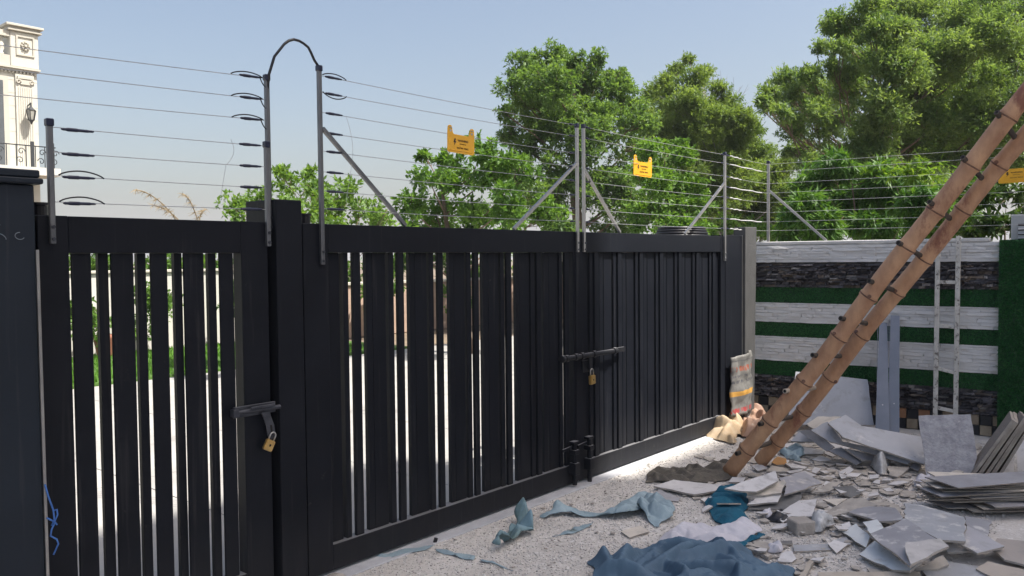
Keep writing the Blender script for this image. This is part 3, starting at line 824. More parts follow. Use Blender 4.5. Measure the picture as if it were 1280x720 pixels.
# pebbles: squashed low-poly stones of 8 faces
def pebbles(name,pts,size):
    n=len(pts); base=np.array([(1,0,0),(-1,0,0),(0,1,0),(0,-1,0),(0,0,1),(0,0,-.6)],float)
    F0=np.array([(0,2,4),(2,1,4),(1,3,4),(3,0,4),(2,0,5),(1,2,5),(3,1,5),(0,3,5)])
    S=np.c_[size*RNG.uniform(.7,1.3,n),size*RNG.uniform(.5,1.1,n),size*RNG.uniform(.35,.8,n)]; a=RNG.uniform(0,6.28,n)
    B=base[None]*S[:,None]*RNG.uniform(.75,1.25,(n,6,1)); c,s=np.cos(a)[:,None],np.sin(a)[:,None]
    V=np.stack([B[...,0]*c-B[...,1]*s,B[...,0]*s+B[...,1]*c,B[...,2]],-1)+pts[:,None]
    F=(F0[None]+6*np.arange(n)[:,None,None]).reshape(-1,3); tone=np.repeat(np.clip(RNG.normal(.45,.25,n),0,1),8)
    o=bulk(name,V.reshape(-1,3),F,tone,M['pebble']); o['kind']='stuff'; return o
def scatter(n,x0,x1,y0,y1,f=None):
    x=RNG.uniform(x0,x1,n); y=RNG.uniform(y0,y1,n)
    return np.c_[x,y,[gz(a,b)+.002 for a,b in zip(x,y)]]
p=np.r_[scatter(26000,2.6,8.6,1.0,3.64),scatter(14000,2.6,5.6,1.2,3.64)]
pebbles('gravel',p,np.abs(RNG.normal(.0036,.0024,len(p)))+.002)
# ---------------------------------------------------------------- unseen house inferred from the shade, sized and placed to cast it
h=thing('house','unseen tall rendered house behind the camera, its stepped roof shaped to shade the yard','house',(10,-16,0))
MB().box(4.4,12.64,-27,-16,-.05,36.6).build('wall',M['house'],h); MB().box(12.642,18.6,-27,-16.002,-.05,33.26).build('wall',M['house'],h)
for i in range(4):
    for k in range(10):
        x=5.0+i*3.4+(.6 if i>1 else 0); z=1+k*3.15
        MB().box(x,x+1.4,-15.998,-15.95,z,z+1.6).build('window',M['window'],h); MB().box(x-.1,x+1.5,-15.998,-15.85,z-.1,z-.002).build('sill',M['creamd'],h)
sc_=thing('scaffold','bamboo scaffold beside the camera that carries the ladder top','scaffold',(6.3,-1.05,0))
for x in (5.0,7.8): MB().tube([(x,-1.15,-.05),(x,-1.15,6.0)],[.05,.045],10).build('post',M['bamboo'],sc_)
MB().tube([(4.6,-1.06,5.05),(8.2,-1.06,5.05)],.045,10).build('ledger',M['bamboo'],sc_)
# ---------------------------------------------------------------- far villa, upper left
v=thing('villa','cream stone villa with balustrade and pilaster beyond the left gate','building',(8,30,0))
YB=30
MB().box(-6,10.95,YB,YB+9,-.05,8.03).build('wall',M['cream'],v)
MB().box(10.14,10.99,YB-.10,YB+8,8.15,9.30).build('parapet_pedestal',M['cream'],v,bevel=.02)
mb=MB().box(10.06,11.08,YB-.20,YB+8.1,9.302,9.37).box(10.10,11.04,YB-.16,YB+8.06,9.372,9.44).box(10.0,11.12,YB-.26,YB+8.15,9.442,9.52); mb.build('pedestal_cap',M['creamd'],v,bevel=.01)
fr=MB(); x0,x1,z0,z1=10.31,10.86,8.53,9.18
fr.box(x0,x1,YB-.14,YB-.10,z0,z0+.05).box(x0,x1,YB-.14,YB-.10,z1-.05,z1).box(x0,x0+.05,YB-.14,YB-.10,z0+.05,z1-.05).box(x1-.05,x1,YB-.14,YB-.10,z0+.05,z1-.05)
fr.build('panel_frame',M['creamd'],v)
mb=MB()
for k in range(8):
    a=k*math.pi/4; mb.tube([(10.585+.10*math.cos(a),YB-.11,8.86+.12*math.sin(a)),(10.585+.10*math.cos(a),YB-.17,8.86+.12*math.sin(a))],[.055,.03],6)
mb.tube([(10.585,YB-.10,8.86),(10.585,YB-.2,8.86)],[.07,.04],8); mb.build('rosette',M['creamd'],v)
MB().box(-6,10.13,YB-.08,YB+.3,8.15,8.5).build('balustrade_base',M['creamd'],v); MB().box(-6,10.13,YB-.1,YB+.25,9.1,9.28).build('balustrade_rail',M['creamd'],v)
for k in range(9):
    x=9.92-k*.3; b=MB(); zz=[8.502,8.56,8.6,8.72,8.86,8.98,9.04,9.098]; rr=[.085,.085,.05,.10,.085,.045,.075,.08]
    b.tube([(x,YB+.07,z) for z in zz],rr,10); b.build('baluster',M['cream'],v,smooth=True)
mb=MB()
for z,d,hh in ((8.035,.10,.05),(8.087,.16,.06)): mb.box(-6,10.97+d*.3,YB-d,YB+.0,z,z+hh-.003)
mb.build('cornice',M['creamd'],v)
mb=MB()
for k in range(24): mb.box(10.85-k*.11,10.91-k*.11,YB-.07,YB-.002,7.95,8.03)
mb.build('dentil_course',M['creamd'],v)
mb=MB().box(10.28,10.84,YB-.06,YB-.002,4.8,7.945); mb.build('pilaster',M['cream'],v)
mb=MB()
for k in range(7): mb.tube([(10.36+k*.066,YB-.06,4.9),(10.36+k*.066,YB-.06,7.5)],.018,6)
mb.build('fluting',M['creamd'],v)
mb=MB().box(10.33,10.79,YB-.12,YB-.062,7.78,7.86)
for sx in (-1,1):
    mb.tube([(10.56+sx*(.2-.0)+ .075*math.cos(t)*(1-t/9),YB-.10,7.68+.085*math.sin(t)*(1-t/9)) for t in np.linspace(0,7,16)],.026,6)
mb.box(10.42,10.70,YB-.10,YB-.062,7.6,7.76); mb.build('capital',M['creamd'],v)
mb=MB()
for z in np.arange(5.2,7.9,.42): mb.box(-6,10.27,YB-.006,YB-.002,z,z+.012).box(10.85,10.945,YB-.006,YB-.002,z,z+.012)
mb.build('stone_joints',M['creamd'],v)
MB().box(8.0,10.06,YB-.05,YB-.002,4.8,7.8).build('window_surround',M['creamd'],v); MB().box(8.1,9.9,YB-.09,YB-.055,4.8,7.65).build('window',M['window'],v)
l=MB(); lx,ly=10.62,YB-.34
l.tube([(lx,YB-.06,6.92),(lx,ly,6.98),(lx,ly,6.86)],.02,6); l.tube([(lx,ly,6.98),(lx,ly,6.86),(lx,ly,6.74)],[.015,.03,.16],6)
for k in range(6):
    a=k*math.pi/3; l.tube([(lx+.15*math.cos(a),ly+.15*math.sin(a),6.74),(lx+.09*math.cos(a),ly+.09*math.sin(a),6.42)],.012,4)
l.tube([(lx,ly,6.42),(lx,ly,6.38),(lx,ly,6.28)],[.1,.06,.015],6); lt=l.build('wall_lantern',M['iron'],v)
MB().tube([(lx,ly,6.43),(lx,ly,6.73)],[.08,.135],6).build('lantern_glass',M['glass_l'],lt)
MB().box(6,11.15,YB-1.2,YB-.002,4.55,4.80).build('balcony_slab',M['white_wall'],v)
r=MB(); yr=YB-1.1
for x in np.arange(8.2,11.1,.28): r.tube([(x,yr,4.8),(x,yr,5.5)],.016,5)
for x in (10.35,10.95): r.box(x-.05,x+.05,yr-.03,yr+.03,4.8,5.62)
r.tube([(8,yr,5.48),(11.05,yr,5.48)],.02,5)
for x in (10.0,10.62,9.4,11.02):
    for s in (1,-1): r.tube([(x+s*.02+.11*math.cos(t)*(1-t/9)*s,yr-.02,5.14+s*.14+.12*math.sin(t)*(1-t/9)) for t in np.linspace(0,7,14)],.014,4)
r.build('balcony_railing',M['iron'],v)
# ---------------------------------------------------------------- trees
def leaves(clumps,L,W,cover,flat=.8,droop=0.,per=9,tw=.28,bias=.55,grow=1.0,nsub=9,sflat=.6,rmin=.24,rmax=.46):
    VS=[];TS=[]
    sub=[]
    for (cx,cy,cz,r) in clumps:
        r*=grow
        for _ in range(nsub):
            u=RNG.normal(size=3); u/=np.linalg.norm(u); q=r*RNG.uniform(.15,1.05)**.6*.85
            sub.append((cx+u[0]*q,cy+u[1]*q,cz+u[2]*q*flat,r*RNG.uniform(rmin,rmax)))
    for (cx,cy,cz,r) in sub:
        n=int(cover*math.pi*r*r/(.5*L*W)); nt=max(4,n//per)
        u=RNG.normal(size=(nt,3)); u/=np.linalg.norm(u,axis=1)[:,None]
        rad=r*RNG.uniform(.12,1,nt)**bias; lump=1+.25*np.sin(u[:,0]*5+cx*7)*np.sin(u[:,1]*4+cy*5+u[:,2]*5)
        base=np.array([cx,cy,cz])+u*(rad*lump)[:,None]*np.array([1,1,sflat])
        d=u+RNG.normal(size=(nt,3))*.7; d[:,2]+=.15-droop; d/=np.linalg.norm(d,axis=1)[:,None]
        tone=np.clip(RNG.normal(.5,.22)+RNG.normal(0,.14,nt),0,1)
        t=RNG.uniform(0,1,(nt,per)); pos=base[:,None]+d[:,None]*(t*tw*r**.5)[...,None]
        ld=d[:,None]*.6+RNG.normal(size=(nt,per,3))*.75; ld[...,2]-=droop; ld/=np.linalg.norm(ld,axis=2)[...,None]
        up=RNG.normal(size=(nt,per,3))*.55; up[...,2]+=1
        sd=np.cross(ld,up); sd/=np.linalg.norm(sd,axis=2)[...,None]+1e-9; nn=np.cross(sd,ld)
        sc=RNG.uniform(.6,1.25,(nt,per,1)); l=L*sc; wv=W*sc
        a=pos; b=pos+ld*l; m=pos+ld*l*.45; lft=m+sd*wv*.5+nn*wv*.18; rgt=m-sd*wv*.5+nn*wv*.18
        VS.append(np.stack([a,rgt,b,lft],2).reshape(-1,3)); TS.append(np.repeat(np.clip(tone[:,None]+RNG.normal(0,.12,(nt,per)),0,1).ravel(),2))
    V=np.concatenate(VS); n=len(V)//4; i=np.arange(n)[:,None]*4
    F=np.concatenate([i+np.array([[0,1,2]]),i+np.array([[0,2,3]])],1).reshape(-1,3)
    return V,F,np.concatenate(TS)
def limb(mb,a,b,r0,r1,wob=.12,k=5):
    a,b=Vector(a),Vector(b); L=(b-a).length; pts=[]
    bw_=Vector((random.uniform(-1,1),random.uniform(-1,1),random.uniform(-.9,.1)))*wob*L
    for i in range(k+1):
        t=i/k; p=a.lerp(b,t)+bw_*math.sin(t*math.pi)*.8+Vector((random.uniform(-1,1),random.uniform(-1,1),random.uniform(-1,1)))*L*.012*(0<i<k); pts.append(p)
    mb.tube(pts,[r0+(r1-r0)*i/k for i in range(k+1)],7); return pts
def tree(name,label,cat,clumps,mat,bark,L,W,cover,r0=.14,flat=.8,droop=0,base=None,twigs=3,group=None,frac=.3,**kw):
    A=np.array(clumps); bx,by=(A[:,0].mean(),A[:,1].mean()) if base is None else base
    t=thing(name,label,cat,(bx,by,-.06),group)
    V,F,T=leaves(clumps,L,W,cover,flat,droop,**kw); c=bulk('crown',V,F,T,mat,t); c['kind']='stuff'
    mb=MB(); top=A[:,2].max()*.92; zl=max(.3,A[:,2].min()*.5)
    ld_=limb(mb,(bx,by,-.1),tuple(A[np.argmax(A[:,2]),:2]*.6+A[:,:2].mean(0)*.4)+(top*.97,),r0,r0*.12,.04,9)
    for (x,y,z,r) in clumps:
        hd=math.hypot(x-bx,y-by); zs=min(max(zl,z-hd*.75),top*.95); s_=min(ld_,key=lambda p_:abs(p_.z-zs))
        pts=limb(mb,s_,(x,y,z),r0*random.uniform(.16,.26)*(1-.5*max(0,s_.z)/top),r0*.06,.12,6)
        for _ in range(twigs):
            e=Vector((x,y,z))+Vector((random.uniform(-r,r),random.uniform(-r,r),random.uniform(-.3*r,r*flat)))*.9
            limb(mb,pts[-2],e,r0*.05,.005,.12,4)
    mb.build('trunk',M[bark],t,smooth=True); return t
M['lf_small']=leafmat('leaf_lime',(.075,.15,.028),(.16,.28,.055),.40)
M['lf_bright']=leafmat('leaf_bright',(.055,.13,.022),(.14,.265,.045),.40)
M['lf_big']=leafmat('leaf_mid',(.070,.140,.040),(.17,.28,.085),.46)
M['lf_olive']=leafmat('leaf_olive',(.085,.150,.040),(.20,.29,.085),.48)
M['lf_tall']=leafmat('leaf_grey_green',(.080,.150,.052),(.20,.29,.11),.5)
M['lf_bam']=leafmat('leaf_long',(.035,.10,.018),(.12,.24,.045),.36)
M['lf_bamb']=leafmat('leaf_long_lime',(.09,.18,.02),(.20,.32,.05),.42)
M['lf_dark']=leafmat('leaf_dark',(.02,.05,.012),(.07,.13,.03),.3)
tree('small_tree','small lime green tree behind the gate pillar, thin open crown','tree',TREES['small'],M['lf_small'],'bark',.09,.042,3.4,.06,per=7,grow=1.1)
tree('leafy_tree','bright green broad leaved tree behind the orange warning sign','tree',TREES['bright'],M['lf_bright'],'bark',.105,.052,4.6,.13,grow=1.12)
tree('big_tree','large round headed mid green tree behind the centre gate posts','tree',TREES['big'],M['lf_big'],'bark',.105,.042,5.0,.24,twigs=4,grow=1.12)
tree('leafy_tree','bright green low tree behind the sunlit yellow sign','tree',TREES['mid'],M['lf_bright'],'bark',.105,.05,4.6,.1,grow=1.15)
tree('feathery_tree','olive green feathery tree at the centre right skyline','tree',TREES['olive'],M['lf_olive'],'barkgrey',.10,.035,5.2,.16,flat=.8,twigs=4,grow=1.25,sflat=.30,nsub=24,rmin=.16,rmax=.40,tw=.55)
tree('tall_tree','tallest grey green tree spreading over the top right corner','tree',TREES['tall'],M['lf_tall'],'bark',.095,.030,4.9,.16,flat=.8,grow=1.25,sflat=.28,nsub=24,rmin=.13,rmax=.34,tw=.55,twigs=5)
BM=TREES['bamboo']
tree('long_leaved_tree','dark green tree with long drooping leaves above the stone wall','tree',[c for i,c in enumerate(BM) if i not in (6,8)],M['lf_bam'],'bark',.17,.032,9.0,.06,droop=.6,grow=1.2,nsub=12,per=10)
tree('long_leaved_tree','lime tipped shrub with long leaves left of the bamboo ladder','tree',[BM[6],BM[8],BM[4]],M['lf_bamb'],'bark',.16,.032,3.0,.05,droop=.45,per=10)
tree('dark_shrub','dark shrub behind the wall at the right edge beside the louvred unit','shrub',TREES['dark'],M['lf_dark'],'bark',.14,.05,3.0,.05)
tree('hedge','low green hedge behind the grey gate post','hedge',TREES['hedge'],M['lf_bright'],'bark',.10,.05,3.6,.05)
tb=thing('bare_tree','bare grey twiggy tree top on the centre skyline','tree',(TREES['twigs'][0][0],TREES['twigs'][0][1],-.06))
mb=MB(); x,y,z,r=TREES['twigs'][0]; f=Vector((x,y,z-2.6)); limb(mb,(x,y,-.06),f,.13,.09,.05)
for (x,y,z,r) in TREES['twigs']:
    for _ in range(8):
        e=Vector((x+random.uniform(-1,1)*r*1.3,y+random.uniform(-1,1)*r,z+random.uniform(-.6,1)*r)); pts=limb(mb,f,e,.035,.008,.12,6)
        for q in range(6): limb(mb,pts[random.randint(3,6)],e+Vector((random.uniform(-.5,.5),random.uniform(-.5,.5),random.uniform(-.1,.5))),.009,.003,.2,4)
mb.build('branches',M['barkgrey'],tb)
# things seen between the slats: garden wall, brick wall, shrubs, pots
gw=thing('garden_wall','white rendered garden wall beyond the lawn, seen between the slats','wall',(4,16,0))
MB().box(-10,11,16,16.25,-.05,1.52).build('wall_body',M['white_wall'],gw,bevel=.01); MB().box(-10,11.02,15.95,16.3,1.522,1.58).build('coping',M['creamd'],gw,bevel=.01)
bw=thing('brick_wall','low pink brick wall beyond the driveway, seen between the slats','wall',(15,15,0))
MB().box(11.1,24,15,15.25,-.05,1.15).build('wall_body',M['brick'],bw,bevel=.01); MB().box(11.08,24.02,14.95,15.3,1.152,1.22).build('coping',M['creamd'],bw,bevel=.01)
tree('clipped_hedge','green hedge rising behind the white garden wall, seen at the tops of the slat gaps','hedge',[(x_,17.3+random.uniform(-.2,.2),random.uniform(1.3,1.9),.55) for x_ in np.arange(1.5,11.3,.6)],M['lf_bright'],'bark',.10,.05,2.6,.05,twigs=0)
tree('clipped_hedge','green hedge rising behind the low pink brick wall','hedge',[(x_,16.3+random.uniform(-.2,.2),random.uniform(1.1,1.9),.6) for x_ in np.arange(11.8,24,.7)],M['lf_bright'],'bark',.10,.05,2.6,.05,twigs=0)
SH='shrubs along the garden walls'
for i,(x,y,r,lab) in enumerate([(4.6,15.2,.42,'green shrub by the white garden wall, seen in the leftmost slat gaps'),(6.1,15.3,.5,'green shrub by the white garden wall, left gate, second bush'),(7.4,15.2,.55,'round shrub by the white garden wall behind the middle slats of the left gate'),(9.3,15.1,.5,'green shrub behind the right slats of the left gate'),(12.3,14.4,.45,'low shrub before the brick wall, left end'),(14.6,14.3,.5,'low shrub before the brick wall, seen through the main gate'),(17.5,14.2,.6,'low shrub before the brick wall, far end')]):
    cl=[(x+random.uniform(-.35,.35),y+random.uniform(-.15,.15),.35+random.uniform(0,.75),r*random.uniform(.5,.8)) for _ in range(5)]
    tree('garden_shrub',lab,'shrub',cl,M['lf_bright'],'bark',.09,.05,2.4,.03,group=SH,twigs=1)
for i,(x,lab) in enumerate([(5.6,'clay flower pot by the white garden wall, left of two'),(6.6,'clay flower pot by the white garden wall, right of two')]):
    tag(MB().tube([(x,15.3,.03),(x,15.3,.06),(x,15.3,.36),(x,15.3,.42)],[.13,.14,.2,.22],14).build('flower_pot',M['pot'],smooth=True,origin=(x,15.3,.03)),lab,'flower pot','clay pots by the garden wall')
# ================================================================ BOUNDARY WALL with stone bands
WA=math.atan2(-1,.1)
wl=thing('boundary_wall','garden wall faced with white and black stone bands and turf strips','wall',(8.70,3.70,0),rot=WA)
# local frame: x along the wall to the right, -y toward the yard
MB().box(-.42,7,.03,.24,-.05,1.86).build('wall_core',M['mortar'],wl)
MB().box(-.42,2.10,.0,.26,1.862,1.898).build('coping',M['mortar_w'],wl,bevel=.006)
for z0_,z1_ in ((1.672,1.862),(1.022,1.235),(.600,.868)): MB().box(-.42,2.6,.016,.029,z0_+.002,z1_-.002).build('band_backing',M['mortar_w'],wl)
bands=[('w',1.672,1.862),('d',1.405,1.668),('w',1.022,1.235),('w',.600,.868),('d',.205,.44)]
def stonemesh(nm,mat):
    me=bpy.data.meshes.new(nm); bm=bmesh.new(); bmesh.ops.create_cube(bm,size=1)
    bmesh.ops.subdivide_edges(bm,edges=[e for e in bm.edges if abs((e.verts[0].co-e.verts[1].co).x)>.5],cuts=2)
    for v_ in bm.verts:
        if v_.co.y<0: v_.co.y+=random.uniform(-.16,.14)
        v_.co.z+=random.uniform(-.09,.09); v_.co.x+=random.uniform(-.03,.03)
    bm.to_mesh(me); bm.free(); me.materials.append(mat); return me
SMw=[stonemesh('stone',M['stone_w']) for _ in range(10)]
dark=MB(); nst=0; wrest=MB()
def roughstone(mb,x0,x1,z0,z1,y0,mi=0):
    k=3; vs=[]
    for i in range(k+1):
        x=x0+(x1-x0)*i/k
        for z in (z0,z1): vs.append((x,y0+random.uniform(-.012,.010),z+random.uniform(-.003,.003)))
    for i in (0,k):
        x=x0 if i==0 else x1
        for z in (z0,z1): vs.append((x,.03,z))
    fs=[(2*i,2*i+2,2*i+3,2*i+1) for i in range(k)]; b=2*(k+1)
    fs+=[(0,1,b+1,b),(2*k+1,2*k,b+2,b+3),(1,2*k+1,b+3,b+1),(2*k,0,b,b+2)]
    mb.add(vs,fs,mi)
for kind,z0,z1 in bands:
    z=z0
    while z<z1-.012:
        hgt=min(random.choice((.026,.032,.038)) if kind=='w' else random.choice((.016,.022,.028)),z1-z); x=-.42+random.uniform(-.1,0)
        while x<3.2:
            ln=random.uniform(.09,.30) if kind=='w' else random.uniform(.03,.15)
            if kind=='w' and x<2.12 and x+ln>-.2 and nst<299:
                o=bpy.data.objects.new('stone',random.choice(SMw)); COL.objects.link(o); o.parent=wl
                dp=random.uniform(.024,.04); o.scale=(ln-.004,dp*1.0,hgt-.003); o.location=(x+ln/2,.030-dp/2,z+hgt/2); nst+=1
            elif kind=='w': roughstone(wrest,x,x+ln-.004,z+.0015,z+hgt-.0015,.030-random.uniform(.02,.034))
            else: roughstone(dark,x,x+ln-.004,z+.0015,z+hgt-.0015,.030-random.uniform(.004,.065),random.choices((0,1,2),(.80,.14,.06))[0])
            x+=ln
        z+=hgt
o=dark.build('slate_stone',[M['stone_d'],M['stone_m'],M['stone_l']],wl); o['kind']='stuff'; o['label']='rough black slate pieces of the dark bands'
o=wrest.build('painted_stone',M['stone_w'],wl); o['kind']='stuff'
# clay and black mosaic tiles at the foot
TM={}
for key in 'okt':
    me=MB().box(0,.098,0,.02,0,.098); 
for iz in range(2):
    for ix in range(27):
        k='k' if (ix+iz)%2==0 else random.choice('ott'); x=-.42+.107*ix; z=.0+iz*.1005
        if k not in TM:
            ob=MB().box(0,.100,.008,.03,0,.096).build('mosaic_tile',M['tile_'+k],wl,bevel=.003); TM[k]=ob.data
        else:
            ob=bpy.data.objects.new('mosaic_tile',TM[k]); COL.objects.link(ob); ob.parent=wl
        ob.location=(x,random.uniform(-.004,.004),z)
def turfstrip(name,x0,x1,z0,z1,y,parent,n,hl=.03,backlocal=True):
    b=MB().box(x0,x1,y,y+.014,z0,z1).build(name,M['turfback'],parent)
    P=np.c_[RNG.uniform(x0,x1,n),np.full(n,y),RNG.uniform(z0,z1,n)]; a=RNG.uniform(0,6.28,n); d=np.c_[np.cos(a),np.zeros(n),np.sin(a)]*.003
    tip=P+np.c_[RNG.normal(0,.012,n),-RNG.uniform(.4,1,n)*hl,RNG.normal(-.006,.012,n)]
    V=np.stack([P-d,P+d,tip],1).reshape(-1,3)
    me=bulk('turf_blades',V,np.arange(3*n).reshape(-1,3),RNG.uniform(0,1,n),M['turf'],None); me.parent=b if parent is None else b; me['kind']='stuff'; return b
for z0,z1 in ((1.238,1.402),(.871,1.018),(.443,.597)): turfstrip('turf_strip',-.42,2.6,z0,z1,.012,wl,11000,.022)
tp=thing('turf_panel','tall dark green artificial turf panel against the wall, right edge','turf panel',(8.70,3.70,0),rot=WA)
MB().box(2.19,3.6,-.055,.0,.04,1.87).build('backing_board',M['turfback'],tp)
turfstrip('turf_mat',2.19,3.6,.04,1.875,-.07,tp,52000,.04)
# painted ladder on the wall
ld=thing('metal_ladder','narrow flaking white ladder standing against the striped wall','ladder',(8.70,3.70,0),rot=WA)
for u in (1.67,1.845): MB().bar((u,-.10,.10),(u+.01,-.10,1.915),.042,.03).build('rail',M['rustwhite'],ld,bevel=.004)
for z,t in ((1.475,.0),(1.055,-.012),(.635,-.03),(.25,-.02)): MB().bar((1.69,-.10,z),(1.83,-.10,z+t),.034,.022).build('rung',M['rustwhite'],ld,bevel=.003)
# louvred unit behind the wall
lv=thing('louvred_unit','grey louvred metal unit behind the turf panel top, right edge','vent unit',(8.70,3.70,0),rot=WA)
MB().box(2.26,2.9,.30,.75,1.5,2.12).build('casing',M['louvre'],lv,bevel=.008)
MB().box(2.32,2.86,.285,.298,1.56,2.03).build('recess_shade',M['hole_shade'],lv)  # dark sheet in place of the shade behind the louvres
for k in range(11): MB().add([(2.32,.282,1.56+k*.043),(2.86,.282,1.56+k*.043),(2.86,.262,1.545+k*.043),(2.32,.262,1.545+k*.043),(2.32,.286,1.585+k*.043),(2.86,.286,1.585+k*.043)],[(0,1,5,4),(0,3,2,1)]).build('slat',M['louvre'],lv)
# ================================================================ GATE
YF=3.695
pr=thing('gate_pier','broad dark navy pier with a metal cap at the left edge','pier',(.5,3.8,0))
MB().box(-1.6,1.292,3.60,4.15,-.05,2.06).build('pier_body',M['pier'],pr,bevel=.006)
MB().box(-1.64,1.318,3.572,4.18,2.062,2.085).box(-1.63,1.308,3.58,4.17,2.087,2.118).build('pier_cap',M['pier'],pr,bevel=.005)
MB().bar((1.297,3.597,-.02),(1.294,3.597,1.80),.011,.012).build('edge_strip',M['galv'],pr)
ch=MB()
def scrib(cx,cz,s,ph):
    return [(cx+s*math.cos(t+ph)*(1-.05*t),3.5985,cz+s*.7*math.sin(t+ph)) for t in np.linspace(0,4.2,18)]
for c in ((1.15,1.84,.035,0),(1.10,1.835,.03,1),(1.235,1.855,.02,1.6)): ch.tube(scrib(*c),.0016,4)
ch.tube([(1.13,3.5985,1.895),(1.165,3.5985,1.897)],.0018,4); ch.build('chalk_mark',M['chalk'],pr)
pl=thing('gate_pillar','square black pillar between the small and the double gate','pillar',(2.55,3.8,0))
MB().box(2.463,2.622,3.680,3.96,-.05,2.064).build('pillar_shaft',M['gate'],pl,bevel=.004)
for (x,z,lab,th) in ((2.80,1.965,'small black hinge knob behind the top left of the double gate','hinge'),(1.42,1.965,'small black hinge knob behind the top left of the small gate','hinge')):
    tag(MB().tube([(x,3.9,1.6),(x,3.9,z-.01),(x,3.9,z+.03),(x,3.9,z+.033),(x,3.9,z+.045)],[.03,.03,.03,.036,.036],14).build('hinge_post',M['blackpl'],smooth=False,origin=(x,3.9,1.6)),lab,'hinge','hinge posts behind the gates')
def frame(g,x0,x1,sl,sr,zb=.022,zt=1.945,zr0=.163,zr1=1.787,y0=YF,dep=.078):
    MB().box(x0,x0+sl,y0,y0+dep,zb,zt).build('stile',M['gate'],g,bevel=.003)
    MB().box(x1-sr,x1,y0,y0+dep,zb,zt).build('stile',M['gate'],g,bevel=.003)
    MB().box(x0+sl+.0005,x1-sr-.0005,y0+.001,y0+dep,zr1,zt-.001).build('top_rail',M['gate'],g,bevel=.003)
    MB().box(x0+sl+.0005,x1-sr-.0005,y0+.001,y0+dep,zb,zr0).build('bottom_rail',M['gate'],g,bevel=.003)
def slat(g,xa,xb,y,dp,z0=.1635,z1=1.7865,fix=True):
    if fix: xa*=(y+dp if fix==2 else y)/3.72; xb*=y/3.72
    if fix==2: xa-=.007+.0035*max(0,xb-2.9); xb+=.005+.002*max(0,xb-2.9)
    MB().box(xa,xb,y,y+dp,z0,z1).build('slat',M['gate'],g,bevel=.002)
# small gate
g1=thing('small_gate','small black slatted steel gate leaf at the left','gate',(1.9,YF,0))
frame(g1,1.332,2.42,.122,.152)
for xa,xb in ((1.474,1.549),(1.64,1.734),(1.818,1.892),(1.978,2.075),(2.162,2.233)): slat(g1,xa,xb,YF+.016,.014,fix=2)
for xa,xb in ((1.584,1.627),(1.756,1.796),(1.931,1.969),(2.104,2.144)): slat(g1,xa,xb,YF+.034,.030)
MB().box(2.4205,2.4625,YF+.082,YF+.10,.0,1.93).build('light_stop_strip',M['gate'],g1)  # added dark strips that stop light coming through the gaps beside the leaf
MB().box(1.27,1.3315,YF+.082,YF+.10,.0,1.93).build('light_stop_strip',M['gate'],g1)
# double gate: periodic profile, W wide recessed, A and C tubes, B front tube
W=[(2.785,2.893),(3.129,3.230),(3.466,3.566),(3.808,3.906),(4.140,4.244),(4.467,4.577),(4.806,4.915)]
A_=[(2.920,2.955),(3.256,3.295),(3.588,3.627),(3.927,3.970),(4.263,4.306),(4.594,4.640),(4.932,4.974)]
B_=[(2.977,3.039),(3.315,3.371),(3.651,3.705),(3.984,4.038),(4.315,4.374),(4.649,4.707),(4.986,5.047)]
C_=[(3.083,3.127),(3.420,3.464),(3.767,3.806),(4.084,4.138),(4.431,4.465),(4.740,4.804)]
g2=thing('double_gate_leaf','left leaf of the black double gate, light showing between its slats','gate',(3.9,YF,0),'leaves of the black double gate')
frame(g2,2.636,5.128,.165,.045)
def prof(g,Ws,As,Bs,Cs):
    for a,b in Ws: slat(g,a,b,YF+.036,.012)
    for a,b in As: slat(g,a,b,YF+.026,.040)
    for a,b in Bs: slat(g,a,b,YF+.018,.024,fix=2)
    for a,b in Cs: slat(g,a,b,YF+.036,.030)
prof(g2,W,A_,B_,C_)
g3=thing('double_gate_leaf','right leaf of the black double gate, its far half in sun','gate',(6.4,YF,0),'leaves of the black double gate')
frame(g3,5.142,7.645,.05,.09)
P0=5.205; 
for k in range(7):
    o=P0+k*.338
    slat(g3,o,o+.112,YF+.036,.012,fix=False); slat(g3,o+.120,o+.163,YF+.022,.030,fix=False); slat(g3,o+.176,o+.234,YF+.012,.024,fix=False)
    if k<7-0 and o+.325<7.6: slat(g3,o+.270,o+.322,YF+.032,.024,fix=False)
# meeting strip
MB().box(5.1,5.20,YF-.006,YF-.0005,.03,1.94).build('meeting_strip',M['gate'],g3,bevel=.002)
